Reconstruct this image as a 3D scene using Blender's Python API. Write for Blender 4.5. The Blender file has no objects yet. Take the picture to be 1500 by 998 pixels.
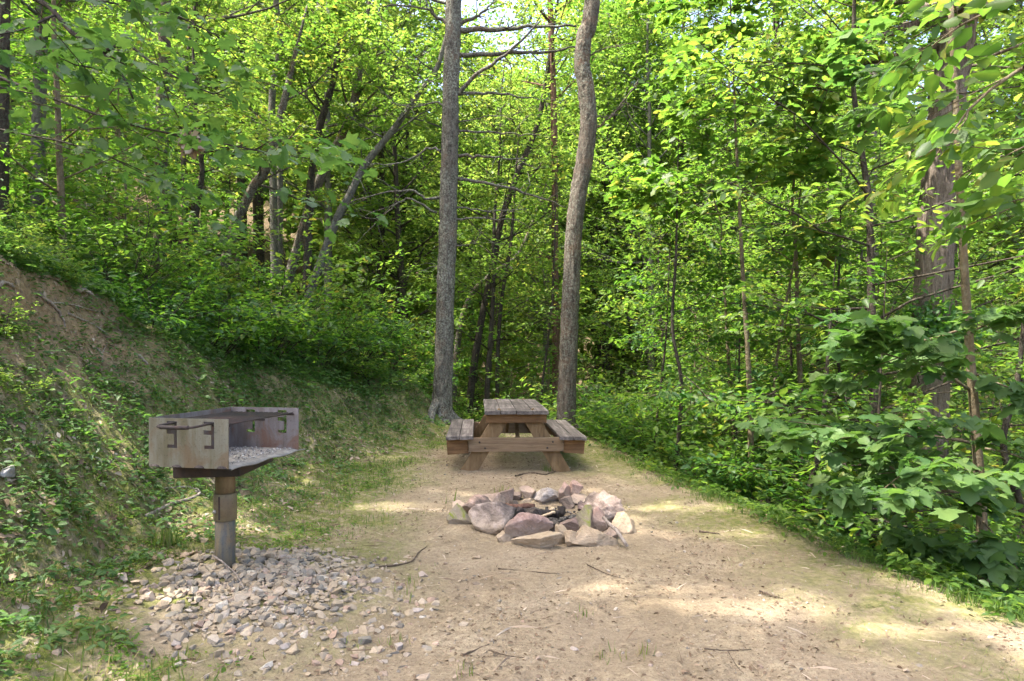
import bpy, bmesh, math, random
import numpy as np
from mathutils import Vector

R = math.radians
SC = bpy.context.scene
COL = SC.collection
CAMH = 1.3
random.seed(4)

# ------------------------------------------------------------------ noise
def _hash(ix, iy, iz, seed):
    h = (ix * 374761393 + iy * 668265263 + iz * 2147483647 + seed * 974634777) & 0xFFFFFFFF
    h = ((h ^ (h >> 13)) * 1274126177) & 0xFFFFFFFF
    h = ((h ^ (h >> 16)) * 2246822519) & 0xFFFFFFFF
    return ((h ^ (h >> 15)) & 0xFFFFFF) / float(0xFFFFFF)

def vnoise(x, y, z=0.0, seed=0):
    x = np.asarray(x, float); y = np.asarray(y, float); z = np.asarray(z, float) + 0 * x
    ix, iy, iz = np.floor(x), np.floor(y), np.floor(z)
    fx, fy, fz = x - ix, y - iy, z - iz
    ix, iy, iz = ix.astype(np.int64), iy.astype(np.int64), iz.astype(np.int64)
    fx = fx * fx * (3 - 2 * fx); fy = fy * fy * (3 - 2 * fy); fz = fz * fz * (3 - 2 * fz)
    def h(a, b, c): return _hash(ix + a, iy + b, iz + c, seed)
    a = h(0,0,0) * (1-fx) + h(1,0,0) * fx
    b = h(0,1,0) * (1-fx) + h(1,1,0) * fx
    c = h(0,0,1) * (1-fx) + h(1,0,1) * fx
    d = h(0,1,1) * (1-fx) + h(1,1,1) * fx
    return (a * (1-fy) + b * fy) * (1-fz) + (c * (1-fy) + d * fy) * fz

def fbm(x, y, z=0.0, seed=0, octs=4):
    t, amp, f, tot = 0.0, 1.0, 1.0, 0.0
    for o in range(octs):
        t = t + amp * vnoise(np.asarray(x) * f, np.asarray(y) * f, np.asarray(z) * f, seed + o * 17)
        tot += amp; amp *= .5; f *= 2.03
    return t / tot

def sst(a, b, x):
    t = np.clip((x - a) / (b - a), 0, 1)
    return t * t * (3 - 2 * t)

# ------------------------------------------------------------------ terrain
def foot_x(y):  return np.interp(y, [-20, 2, 5, 8, 9.2, 10.2, 11, 13, 18, 30, 60], [-1.6, -1.5, -1.5, -1.45, -1.15, -.6, -.25, -.5, -1.4, -4, -9])
def edge_x(y):  return np.interp(y, [-20, 2, 3.2, 4.1, 5.3, 7, 8.4, 10, 12], [4.2, 2.72, 2.42, 2.12, 1.86, 1.48, 1.25, 1.1, .8])

def H(x, y):
    x = np.asarray(x, float); y = np.asarray(y, float)
    t = np.maximum(0, foot_x(y) - x)
    gentle = 0.16 * t
    k = 1.05
    steep = .05 + k * (np.sqrt((t - .85) ** 2 + .06) + (t - .85)) * .5
    Hc = np.interp(y, [-5, 5.5, 7, 8.5, 10, 12, 20], [1.75, 1.7, 1.35, .95, .62, .7, .9])
    s = gentle + steep - .05 - .02
    over = s - Hc
    bank = np.where(over > 0, Hc + over * .36, s)
    bank = np.where(t > 0, np.maximum(bank, 0), 0)
    win = sst(3.3, 4.2, y) * (1 - sst(5.6, 7.0, y))
    bank = bank + .26 * win * sst(2.02, 2.2, t + .12 * (fbm(y * 1.7, x * 0, seed=5) - .5)) - .08 * win * sst(1.55, 2.0, t) * (1 - sst(2.05, 2.2, t))
    u = np.maximum(0, x - edge_x(y))
    v = np.maximum(0, y - 11.2)
    D = np.sqrt(u * u + v * v * .45)
    D = np.sqrt(D * D + .10) - .316
    drop = 6.0 * (1 - np.exp(-.66 * D / 6.0)) * (1 - sst(.6, 6, t))
    far = np.maximum(np.maximum(y - 30, (x - 20) * .9), 0)
    rise = .5 * (np.sqrt(far * far + 25) - 5)
    rise = 42 * (1 - np.exp(-rise / 42))
    open_ = (1 - sst(0, .8, t)) * (1 - sst(0, .5, D))
    n = (fbm(x * .9, y * .9, seed=1) - .5) * (.09 + .2 * (1 - open_)) + (fbm(x * 4, y * 4, seed=2, octs=3) - .5) * (.03 + .13 * (1 - open_))
    mound = .065 * np.exp(-(((x + 1.42) / .62) ** 2 + ((y - 3.78) / .75) ** 2) ** 1.3)
    rr = np.sqrt((x - .22) ** 2 + (y - 5.2) ** 2)
    ring = .022 * np.exp(-((rr - .76) / .2) ** 2) * (y < 5.6) - .06 * np.exp(-(rr / .45) ** 4)
    return bank - drop + rise + n + mound + ring

def hz(x, y): return float(H(np.array([x]), np.array([y]))[0])

def P(px, py, d): return ((px - 750) / 1000 * d, d, CAMH - (py - 515) / 1000 * d)

# sun
SUN = np.array([-.42, -.08, .90]); SUN /= np.linalg.norm(SUN)
# ellipses on the ground that the canopy leaves open: x, y, rx, ry, angle
GAPS = [(-.95, 5.75, .62, .30, -5), (-.45, 6.25, .3, .12, 0), (-1.55, 8.2, .5, .25, 10), (1.35, 5.65, .85, .22, -8), (1.0, 4.85, .42, .22, 0),
        (.95, 3.62, .8, .31, -8), (1.55, 4.85, .4, .16, -10), (-.7, 6.7, .4, .12, 0), (-.35, 5.55, .3, .14, 0), (.55, 3.95, .2, .1, 0), (1.75, 3.2, .25, .1, 20), (-1.75, 4.75, .42, .16, -5), (-1.5, 3.35, .22, .2, 0),
        (-2.3, 4.35, .3, .2, 0), (-2.15, 2.75, .25, .16, 0), (.2, 7.1, .35, .07, 0), (-.45, 4.9, .22, .12, 0), (.45, 4.62, .1, .15, 0), (2.0, 6.3, .5, .3, 0),
        (-.2, 5.35, .14, .10, 0), (.95, 5.25, .22, .16, 0), (.25, 5.95, .3, .10, 0), (-.3, 5.0, .18, .12, 20), (.75, 5.15, .2, .12, 0), (.15, 4.8, .16, .08, 0), (-2.6, 5.3, .35, .2, 0), (-2.0, 6.4, .3, .16, 0), (-1.9, 3.0, .2, .12, 0), (-1.2, 3.9, .18, .1, 0), (-3.1, 4.4, .25, .2, 0)]

def lit(x, y):
    """chance that the sun should reach ground point x, y (z = 0)"""
    w = .18 * (fbm(x * 2.2, y * 2.2, seed=31, octs=3) - .5), .18 * (fbm(x * 2.2, y * 2.2, seed=32, octs=3) - .5)
    x = x + w[0]; y = y + w[1]
    o = np.zeros_like(x)
    for gx, gy, rx, ry, a in GAPS:
        c, s = math.cos(R(a)), math.sin(R(a))
        dx, dy = (x - gx) * c + (y - gy) * s, -(x - gx) * s + (y - gy) * c
        o = np.maximum(o, ((dx / rx) ** 2 + (dy / ry) ** 2 < 1) * 1.0)
    sp = vnoise(x * 3.2, y * 5.0, seed=40)
    o = np.maximum(o, (sp > .90) * 1.0)
    o = np.maximum(o, (x > 2.0) * (vnoise(x * 1.6, y * 1.6, seed=41) > .22) * 1.0)
    o = np.maximum(o, (y > 11.8) * (vnoise(x * .9, y * .9, seed=43) > .30) * 1.0)
    o = np.maximum(o, (x < -1.75) * (vnoise(x * 1.7, y * 1.7, seed=42) > .43 - .10 * (y > 6)) * 1.0)
    return o

# ------------------------------------------------------------------ mesh building
class Geo:
    def __init__(self): self.V = []; self.T = []; self.Q = []; self.A = []; self.n = 0; self.flat = False
    def add(self, V, F, a=None):
        V = np.asarray(V, float).reshape(-1, 3); F = np.asarray(F, np.int64)
        if len(V) == 0: return
        self.V.append(V)
        if F.shape[1] == 3: self.T.append(F + self.n)
        else: self.Q.append(F + self.n)
        if a is None: a = np.zeros(len(V))
        self.A.append(np.broadcast_to(np.asarray(a, float), (len(V),)))
        self.n += len(V)
    def mesh(self, name, smooth=False):
        me = bpy.data.meshes.new(name)
        V = np.concatenate(self.V); T = np.concatenate(self.T) if self.T else np.zeros((0, 3), np.int64)
        Q = np.concatenate(self.Q) if self.Q else np.zeros((0, 4), np.int64)
        me.vertices.add(len(V)); me.vertices.foreach_set('co', V.astype(np.float32).ravel())
        nl = T.size + Q.size
        me.loops.add(nl); me.loops.foreach_set('vertex_index', np.concatenate([T.ravel(), Q.ravel()]).astype(np.int32))
        me.polygons.add(len(T) + len(Q))
        ls = np.concatenate([np.arange(len(T)) * 3, T.size + np.arange(len(Q)) * 4]).astype(np.int32)
        me.polygons.foreach_set('loop_start', ls)
        me.update(calc_edges=True)
        me.polygons.foreach_set('use_smooth', np.full(len(me.polygons), smooth or not self.flat))
        at = me.attributes.new('lc', 'FLOAT', 'POINT')
        at.data.foreach_set('value', np.concatenate(self.A).astype(np.float32))
        me.validate(); me.update()
        return me

def obj(name, me, mat, parent=None):
    if isinstance(me, Geo): me = me.mesh(name)
    o = bpy.data.objects.new(name, me); COL.objects.link(o)
    if mat and len(me.materials) == 0: me.materials.append(mat)
    if parent: o.parent = parent
    return o

def tag(o, label, cat, group=None):
    o['label'] = label; o['category'] = cat
    if group: o['group'] = group
    return o

def thing(name, label, cat, loc=(0, 0, 0), rz=0, group=None):
    o = bpy.data.objects.new(name, None); COL.objects.link(o)
    o.empty_display_size = .1
    o.location = loc; o.rotation_euler = (0, 0, rz)
    return tag(o, label, cat, group)

def kind(o, k): o['kind'] = k; return o

def dup(root, loc, rz=0, sc=1, label=None, group=None, tilt=(0, 0)):
    r = root.copy(); COL.objects.link(r)
    r.location = loc; r.rotation_euler = (tilt[0], tilt[1], rz); r.scale = (sc, sc, sc) if not isinstance(sc, tuple) else sc
    if label: r['label'] = label
    if group: r['group'] = group
    for ch in KIDS.get(root.name, []):
        c = ch.copy(); COL.objects.link(c); c.parent = r
    return r
KIDS = {}

def tube(pts, rad, sides=6, cap=True, twist=0):
    pts = np.asarray(pts, float); n = len(pts)
    rad = np.broadcast_to(np.asarray(rad, float), (n,))
    tan = np.gradient(pts, axis=0); tan /= np.linalg.norm(tan, axis=1)[:, None] + 1e-9
    ref = np.array([1., 0, 0]) if abs(tan[0][0]) < .8 else np.array([0, 1., 0])
    X = np.zeros((n, 3)); x = ref - tan[0] * ref.dot(tan[0]); x /= np.linalg.norm(x)
    for i in range(n):
        x = x - tan[i] * x.dot(tan[i]); x /= np.linalg.norm(x) + 1e-9; X[i] = x
    Y = np.cross(tan, X)
    a = np.linspace(0, 2 * math.pi, sides, endpoint=False)
    V = pts[:, None, :] + rad[:, None, None] * (np.cos(a)[None, :, None] * X[:, None, :] + np.sin(a)[None, :, None] * Y[:, None, :])
    V = V.reshape(-1, 3)
    i = np.arange(n - 1)[:, None] * sides; j = np.arange(sides)[None, :]; k = (j + 1) % sides
    F = np.stack([i + j, i + k, i + sides + k, i + sides + j], -1).reshape(-1, 4)
    if cap:
        V = np.concatenate([V, pts[:1], pts[-1:]])
        c0, c1 = n * sides, n * sides + 1
        j = np.arange(sides); k = (j + 1) % sides
        T = np.concatenate([np.stack([k, j, np.full(sides, c0)], -1), np.stack([(n-1)*sides + j, (n-1)*sides + k, np.full(sides, c1)], -1)])
        return V, F, T
    return V, F, None

def add_tube(g, pts, rad, sides=6, a=0):
    V, F, T = tube(pts, rad, sides)
    base = g.n
    g.add(V, F, a)
    if T is not None: g.T.append(T + base)

def smooth_path(pts, n):
    """Catmull-Rom through pts"""
    p = np.asarray(pts, float); m = len(p)
    if m == 2: return p[0] + (p[1] - p[0]) * np.linspace(0, 1, n)[:, None]
    q = np.concatenate([[2 * p[0] - p[1]], p, [2 * p[-1] - p[-2]]])
    t = np.linspace(0, m - 1 - 1e-6, n); i = t.astype(int); f = (t - i)[:, None]
    a, b, c, d = q[i], q[i + 1], q[i + 2], q[i + 3]
    return .5 * (2 * b + (c - a) * f + (2 * a - 5 * b + 4 * c - d) * f ** 2 + (3 * b - a - 3 * c + d) * f ** 3)

def box_geo(g, c, s, rot=None, a=0, bev=0.0):
    """box with centre c, size s; rot = 3x3; bev chamfers the edges"""
    g.flat = True; bm = bmesh.new(); bmesh.ops.create_cube(bm, size=1)
    for v in bm.verts: v.co = Vector((v.co.x * s[0], v.co.y * s[1], v.co.z * s[2]))
    if bev: bmesh.ops.bevel(bm, geom=bm.edges[:], offset=bev, segments=1, affect='EDGES')
    bmesh.ops.triangulate(bm, faces=bm.faces[:])
    bm.verts.index_update()
    V = np.array([v.co[:] for v in bm.verts]); F = np.array([[v.index for v in f.verts] for f in bm.faces])
    bm.free()
    if rot is not None: V = V @ np.asarray(rot).T
    g.add(V + np.asarray(c), F, a)

def plank_geo(g, c, s, rot=None, seed=0, rough=.003):
    """weathered plank: long axis subdivided, worn edges"""
    g.flat = True; bm = bmesh.new(); bmesh.ops.create_cube(bm, size=1)
    for v in bm.verts: v.co = Vector((v.co.x * s[0], v.co.y * s[1], v.co.z * s[2]))
    bmesh.ops.bevel(bm, geom=bm.edges[:], offset=.003, segments=1, affect='EDGES')
    ax = int(np.argmax(s)); L = s[ax]
    for q in np.linspace(-.5, .5, 14)[1:-1]:
        no = Vector((0, 0, 0)); no[ax] = 1; co = Vector((0, 0, 0)); co[ax] = q * L
        bmesh.ops.bisect_plane(bm, geom=bm.verts[:] + bm.edges[:] + bm.faces[:], plane_co=co, plane_no=no)
    bmesh.ops.triangulate(bm, faces=bm.faces[:]); bm.verts.index_update()
    V = np.array([v.co[:] for v in bm.verts]); F = np.array([[v.index for v in f.verts] for f in bm.faces]); bm.free()
    t = V[:, ax] * 3
    for k in range(3):
        V[:, k] += (fbm(t, V[:, (k+1) % 3] * 8 + seed * 3.1, V[:, (k+2) % 3] * 8, seed=seed + k, octs=3) - .5) * rough * 2
    if rot is not None: V = V @ np.asarray(rot).T
    g.add(V + np.asarray(c), F, (seed * .37) % 1)

def rotm(ax, ang):
    c, s = math.cos(ang), math.sin(ang)
    return np.array({'x': [[1,0,0],[0,c,-s],[0,s,c]], 'y': [[c,0,s],[0,1,0],[-s,0,c]], 'z': [[c,-s,0],[s,c,0],[0,0,1]]}[ax])

# ------------------------------------------------------------------ materials
def newmat(name):
    m = bpy.data.materials.new(name); m.use_nodes = True
    nt = m.node_tree; nt.nodes.clear()
    out = nt.nodes.new('ShaderNodeOutputMaterial')
    return m, nt, out

def nd(nt, typ, ins=None, **kw):
    n = nt.nodes.new(typ)
    for k, v in kw.items(): setattr(n, k, v)
    for k, v in (ins or {}).items():
        s = n.inputs[k]
        if isinstance(v, bpy.types.NodeSocket): nt.links.new(v, s)
        else: s.default_value = v
    return n

def ramp(nt, fac, stops, interp='LINEAR'):
    n = nt.nodes.new('ShaderNodeValToRGB'); cr = n.color_ramp; cr.interpolation = interp
    while len(cr.elements) < len(stops): cr.elements.new(.5)
    for e, (p, c) in zip(cr.elements, stops): e.position = p; e.color = (*c, 1) if len(c) == 3 else c
    nt.links.new(fac, n.inputs[0]); return n.outputs[0]

def mixc(nt, f, a, b, mode='MIX'):
    n = nt.nodes.new('ShaderNodeMix'); n.data_type = 'RGBA'; n.blend_type = mode
    for s, v in ((n.inputs[0], f), (n.inputs[6], a), (n.inputs[7], b)):
        if isinstance(v, bpy.types.NodeSocket): nt.links.new(v, s)
        elif isinstance(v, (int, float)): s.default_value = v
        else: s.default_value = (*v, 1)
    return n.outputs[2]

def mth(nt, op, a, b=0.0, c=None, clamp=False):
    n = nt.nodes.new('ShaderNodeMath'); n.operation = op; n.use_clamp = clamp
    for s, v in zip(n.inputs, (a, b, c)):
        if v is None: continue
        if isinstance(v, bpy.types.NodeSocket): nt.links.new(v, s)
        else: s.default_value = v
    return n.outputs[0]

def noise(nt, vec, scale, detail=4, rough=.55, out=0, dist=0):
    n = nd(nt, 'ShaderNodeTexNoise', {'Scale': scale, 'Detail': detail, 'Roughness': rough, 'Distortion': dist})
    nt.links.new(vec, n.inputs['Vector']); return n.outputs[out]

def mapr(nt, f, a, b, c=0.0, d=1.0):
    n = nd(nt, 'ShaderNodeMapRange', {1: a, 2: b, 3: c, 4: d}); nt.links.new(f, n.inputs[0]); return n.outputs[0]

def coords(nt, which='Object', scale=None):
    t = nd(nt, 'ShaderNodeTexCoord').outputs[which]
    if scale:
        m = nd(nt, 'ShaderNodeMapping', {'Scale': scale}); nt.links.new(t, m.inputs[0]); t = m.outputs[0]
    return t

def attr(nt, name): return nd(nt, 'ShaderNodeAttribute', attribute_name=name).outputs['Fac']

def finish(nt, out, col, rough=.85, bump=None, strength=.5, dist=.01, spec=.3, metal=0.0):
    b = nd(nt, 'ShaderNodeBsdfPrincipled', {'Roughness': rough, 'Metallic': metal, 'Specular IOR Level': spec})
    if isinstance(col, bpy.types.NodeSocket): nt.links.new(col, b.inputs['Base Color'])
    else: b.inputs['Base Color'].default_value = (*col, 1)
    if bump is not None:
        bn = nd(nt, 'ShaderNodeBump', {'Strength': strength, 'Distance': dist, 'Height': bump})
        nt.links.new(bn.outputs[0], b.inputs['Normal'])
    nt.links.new(b.outputs[0], out.inputs[0]); return b

def leaf_mat(name, stops, tstops, trans=.45, rough=.5, spec=.35):
    m, nt, out = newmat(name)
    lc = attr(nt, 'lc')
    oi = nd(nt, 'ShaderNodeObjectInfo').outputs['Random']
    f = mth(nt, 'ADD', lc, mth(nt, 'MULTIPLY', mth(nt, 'SUBTRACT', oi, .5), .22), clamp=True)
    c = ramp(nt, f, stops); tc = ramp(nt, f, tstops)
    b = nd(nt, 'ShaderNodeBsdfPrincipled', {'Roughness': rough, 'Specular IOR Level': spec, 'Base Color': c})
    t = nd(nt, 'ShaderNodeBsdfTranslucent', {'Color': tc})
    mx = nd(nt, 'ShaderNodeMixShader', {0: trans}); nt.links.new(b.outputs[0], mx.inputs[1]); nt.links.new(t.outputs[0], mx.inputs[2])
    nt.links.new(mx.outputs[0], out.inputs[0]); return m

LEAF = leaf_mat('leaf_green', [(0, (.028, .066, .014)), (.45, (.058, .115, .018)), (.85, (.10, .155, .022)), (1, (.17, .16, .025))],
                [(0, (.09, .23, .025)), (.5, (.19, .37, .04)), (.85, (.33, .48, .05)), (1, (.45, .40, .06))], trans=.47)
LEAFD = leaf_mat('leaf_deep_green', [(0, (.016, .058, .018)), (.5, (.035, .10, .024)), (.95, (.07, .14, .025)), (1, (.14, .15, .025))],
                 [(0, (.08, .23, .02)), (.5, (.16, .36, .03)), (1, (.3, .48, .04))], trans=.48)
LEAFB = leaf_mat('leaf_bluish_green', [(0, (.045, .10, .032)), (.6, (.085, .15, .045)), (1, (.12, .18, .05))],
                 [(0, (.08, .22, .035)), (1, (.22, .40, .06))], trans=.40, rough=.5, spec=.3)
LEAFY = leaf_mat('leaf_sunny_green', [(0, (.035, .09, .014)), (.5, (.075, .15, .02)), (1, (.16, .2, .03))],
                 [(0, (.13, .28, .03)), (.5, (.24, .40, .05)), (1, (.40, .46, .08))], trans=.52)
NEEDLE = leaf_mat('pine_needle_green', [(0, (.04, .09, .035)), (1, (.09, .15, .06))], [(0, (.06, .14, .03)), (1, (.12, .22, .05))], trans=.25)
GRASS = leaf_mat('grass_green', [(0, (.05, .10, .018)), (.5, (.10, .16, .03)), (.8, (.19, .20, .05)), (1, (.33, .26, .13))],
                 [(0, (.10, .22, .02)), (.6, (.22, .32, .04)), (1, (.35, .3, .12))], trans=.35)
LITTER = leaf_mat('dry_leaf_brown', [(0, (.075, .048, .03)), (.35, (.18, .125, .08)), (.7, (.33, .25, .17)), (1, (.50, .42, .33))],
                  [(0, (.06, .03, .01)), (1, (.2, .12, .06))], trans=.12, rough=.7, spec=.2)

def bark_mat(name, dark, light, lich, lamt=.5, vs=.16, sc=26, red=None):
    m, nt, out = newmat(name)
    v = coords(nt, 'Object', (1, 1, vs))
    v1 = coords(nt, 'Object')
    n1 = noise(nt, v, sc, 5, .6, dist=.6)
    n2 = noise(nt, v1, sc * 2.2, 4, .7)
    c = ramp(nt, n1, [(.3, dark), (.62, light)])
    c = mixc(nt, mapr(nt, n2, .35, .7, 0, .45), c, tuple(x * .6 for x in dark))
    if red:
        c = mixc(nt, mapr(nt, noise(nt, v1, 3.0, 3), .55, .70, 0, .5), c, red)
    ln = noise(nt, v1, 34, 5, .75)
    big = noise(nt, v1, 1.6, 2)
    lm = mth(nt, 'MULTIPLY', mapr(nt, ln, .47, .60), mapr(nt, big, .35, .65, .35, 1))
    c = mixc(nt, mth(nt, 'MULTIPLY', lm, lamt), c, lich)
    hh = mth(nt, 'ADD', n1, mth(nt, 'MULTIPLY', n2, .4))
    finish(nt, out, c, .9, hh, 1.0, .035, .15); return m

BARKA = bark_mat('grey_lichen_bark', (.035, .029, .024), (.175, .153, .128), (.33, .355, .285), .8, .3, 24, red=(.16, .085, .05))
BARKB = bark_mat('mottled_brown_bark', (.04, .031, .025), (.155, .125, .098), (.29, .315, .25), .6, .25, 22, red=(.17, .085, .045))
BARKF = bark_mat('pale_furrowed_bark', (.07, .052, .04), (.27, .215, .168), (.30, .29, .24), .35, .10, 40)
BARKS = bark_mat('smooth_young_bark', (.09, .066, .04), (.20, .155, .095), (.25, .26, .19), .4, .3, 18)
BARKD = bark_mat('dark_brown_bark', (.022, .017, .014), (.085, .065, .05), (.16, .18, .13), .35, .2, 22)
BARKG = bark_mat('grey_smooth_bark', (.06, .054, .046), (.165, .152, .128), (.25, .27, .22), .5, .4, 14)
BARKR = bark_mat('reddish_brown_bark', (.07, .036, .025), (.20, .115, .078), (.2, .2, .15), .2, .2, 22)
DEADW = bark_mat('dead_grey_wood', (.12, .10, .085), (.33, .29, .25), (.33, .35, .29), .4, .2, 30)

# ------------------------------------------------------------------ leaf templates: x along the leaf, y across, z up
T_DIA = (np.array([[0,0,0],[.42,.31,.05],[1,0,-.10],[.42,-.31,.05]], float), np.array([[0,1,2,3]]))
T_OVAL = (np.array([[0,0,0],[.28,.24,.05],[.68,.22,.0],[1,0,-.14],[.68,-.22,.0],[.28,-.24,.05],[.5,0,-.03]], float),
          np.array([[0,1,2,6],[6,2,3,3],[0,6,4,5],[6,3,4,4]]))
T_OVAL = (T_OVAL[0], np.array([[0,1,6],[1,2,6],[2,3,6],[3,4,6],[4,5,6],[5,0,6]]))
_half = [(0,0,0),(-.06,.16,.02),(-.13,.40,-.05),(.14,.30,.02),(.34,.60,-.09),(.50,.27,.02),(.72,.30,-.05),(1.0,0,-.16)]
_ml = [(.3,0,-.03)] + _half + [(x,-y,z) for x, y, z in _half[-2:0:-1]]
T_MAPLE = (np.array(_ml, float), np.array([[0, i, i + 1 if i + 1 < len(_ml) else 1] for i in range(1, len(_ml))]))
T_NEED = (np.array([[0,.0,0],[.0,.03,0],[1,.012,-.1],[0,-.03,0],[.9,-.3,-.05],[.95,.3,-.05]], float), np.array([[3,1,2],[0,1,5],[3,0,4]]))

def place(g, tpl, pos, X, Z, size, lc):
    """stamp template at pos with x axis X and normal about Z (n,3 arrays)"""
    V, F = tpl
    X = X / (np.linalg.norm(X, axis=1)[:, None] + 1e-9)
    Y = np.cross(Z, X); Y /= np.linalg.norm(Y, axis=1)[:, None] + 1e-9
    Zn = np.cross(X, Y)
    s = np.asarray(size)[:, None, None]
    rc = np.random.default_rng(len(pos)); curl = (.2 + 2.2 * rc.random(len(pos)) ** 1.3)[:, None, None]; wid = (.8 + .35 * rc.random(len(pos)))[:, None, None]
    W = pos[:, None, :] + s * (V[None, :, 0:1] * X[:, None, :] + wid * V[None, :, 1:2] * Y[:, None, :] + curl * V[None, :, 2:3] * Zn[:, None, :])
    n, k = len(pos), len(V)
    FF = (F[None] + (np.arange(n) * k)[:, None, None]).reshape(-1, F.shape[1])
    L_ = np.repeat(lc, k)
    if k > 6: L_ = np.clip(L_ + np.tile(np.where(np.abs(V[:, 1]) < .02, .16, -.04), n), 0, 1)      # paler midrib
    g.add(W.reshape(-1, 3), FF, L_)

def spray_leaves(g, twigs, n, tpl, size, rng, wide=.28, flat=.35, lcm=.45, lcs=.2, reject=None, base=None, droop=.25):
    """leaves along twigs (list of (start, end)); a flat fan around each twig"""
    A = np.array([t[0] for t in twigs]); B = np.array([t[1] for t in twigs])
    L = np.linalg.norm(B - A, axis=1) + 1e-6
    i = rng.choice(len(A), n, p=L / L.sum())
    t = rng.random(n) ** .8
    d = (B - A)[i] / L[i][:, None]
    side = np.cross(d, np.array([0, 0, 1.])); side /= np.linalg.norm(side, axis=1)[:, None] + 1e-9
    sgn = rng.choice([-1., 1.], n)
    off = sgn * rng.random(n) * wide * L[i] * (1.15 - t * .75)
    pos = A[i] + (B - A)[i] * t[:, None] + side * off[:, None] + np.stack([np.zeros(n), np.zeros(n), rng.normal(0, .035, n) - np.abs(off) * .18], -1)
    X = d * .8 + side * (sgn * (.4 + rng.random(n)))[:, None] + rng.normal(0, .3, (n, 3)); X[:, 2] -= droop * rng.random(n) * 1.6
    Z = np.array([0, 0, 1.]) + rng.normal(0, flat, (n, 3))
    s = size * (.6 + .7 * rng.random(n))
    tl = rng.normal(0, .12, len(A))[i]
    lc = np.clip(rng.normal(lcm, lcs, n) + tl, 0, .96); lc[rng.random(n) < .004] = 1
    if reject is not None:
        w = pos + (base if base is not None else 0)
        k = ~reject(w); pos, X, Z, s, lc = pos[k], X[k], Z[k], s[k], lc[k]
    place(g, tpl, pos, X, Z, s, lc)

def limb(rng, p0, d, L, n=6, up=.25, wob=.12):
    pts = [np.array(p0, float)]; d = np.array(d, float); d /= np.linalg.norm(d)
    for k in range(n):
        d = d + rng.normal(0, wob, 3) + np.array([0, 0, up / n]); d /= np.linalg.norm(d)
        pts.append(pts[-1] + d * L / n)
    return np.array(pts)

def add_limb(wood, twigs, rng, path, r, sub=6, subl=.45, sides=5, tw=.35):
    """a limb with side twigs; fills twigs with (start, end)"""
    n = len(path); rr = np.linspace(r, r * .25, n)
    add_tube(wood, path, rr, sides)
    L = np.linalg.norm(path[-1] - path[0])
    twigs.append((path[n // 2], path[-1] + (path[-1] - path[-2]) * .4))
    sg = 1
    for k in range(sub):
        t = (.25 + .75 * (k + rng.random() * .6) / sub) * (n - 1); t = min(t, n - 1.01); i = int(t)
        p = path[i] + (path[i + 1] - path[i]) * (t - i)
        d = path[min(i + 1, n - 1)] - path[i]; d /= np.linalg.norm(d) + 1e-9
        s = np.cross(d, [0, 0, 1]); s /= np.linalg.norm(s) + 1e-9
        dd = d * (.5 + .4 * rng.random()) + s * sg * (.6 + .5 * rng.random()) + np.array([0, 0, rng.normal(.02, .18)])
        l = L * subl * (1.1 - .6 * k / sub) * (.7 + .6 * rng.random())
        q = limb(rng, p, dd, l, 3, .05, .12)
        add_tube(wood, q, np.linspace(r * tw, r * .08, len(q)), 4)
        twigs.append((q[0], q[-1]))
        # finer side shoots
        for _ in range(2):
            f = .3 + .6 * rng.random(); pp = q[0] + (q[-1] - q[0]) * f
            d2 = (q[-1] - q[0]) * .55 + np.cross(q[-1] - q[0], [0, 0, 1]) * rng.choice([-1, 1]) * .5 + rng.normal(0, .06, 3) * l
            twigs.append((pp, pp + d2 * .75))
        sg = -sg

def tree_geo(seed, h, r0, cb, ll, nl, lean=(0, 0), up=.35, rise=.35, bend=.25, shape='oval', top=.35, sides=8, sub=6):
    """returns trunk Geo, branch Geo, twigs"""
    rng = np.random.default_rng(seed)
    m = 14; t = np.linspace(0, 1, m)
    bx = np.cumsum(rng.normal(0, bend / m * 1.2, m)); by = np.cumsum(rng.normal(0, bend / m * 1.2, m))
    pts = np.stack([lean[0] * t * h + (bx - bx[0]) * t * 2, lean[1] * t * h + (by - by[0]) * t * 2, t * h - .3 * (t == 0)], -1)
    tr = Geo(); path = smooth_path(pts, 30); tt = np.linspace(0, 1, 30)
    add_tube(tr, path, r0 * (1 - .85 * tt) * (1 + .5 * np.exp(-tt * 25)), sides)
    br = Geo(); tw = []
    for k in range(nl):
        f = cb + (1 - cb) * (k + .5 * rng.random()) / nl
        i = min(int(f * 29), 28); p = path[i] + (path[i + 1] - path[i]) * (f * 29 - i)
        a = k * 2.399 + rng.normal(0, .5)
        g = (f - cb) / (1 - cb)
        L = ll * {'oval': math.sin(math.pi * min(1, .18 + .78 * g)) ** .7, 'cone': (1.05 - g * .9), 'wide': (.55 + .45 * g) * (1.15 - .7 * g * g)}[shape] * (.75 + .5 * rng.random())
        L = max(L, ll * top * .6)
        d = (math.cos(a), math.sin(a), rise + .5 * g + rng.normal(0, .15))
        q = limb(rng, p, d, L, 6, up, .14)
        add_limb(br, tw, rng, q, max(.006, r0 * (1 - .8 * f) * .36), sub)
    return tr, br, tw

def make_tree(name, label, cat, seed, nleaf, tpl, lsize, bark, leafm, group=None, loc=(0, 0, 0), lcm=.45, wide=.28, reject=None, flat=.4, **kw):
    tr, br, tw = tree_geo(seed, **kw)
    root = thing(name, label, cat, loc, 0, group)
    a = obj('trunk', tr.mesh('trunk', True), bark, root)
    b = obj('branches', br.mesh('branches', True), bark, root)
    g = Geo(); spray_leaves(g, tw, nleaf, tpl, lsize, np.random.default_rng(seed + 99), wide, lcm=lcm, lcs=.13, flat=flat, reject=reject, base=np.array(loc))
    c = obj('crown', g, leafm, root)
    KIDS[root.name] = [a, b, c]
    return root

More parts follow.
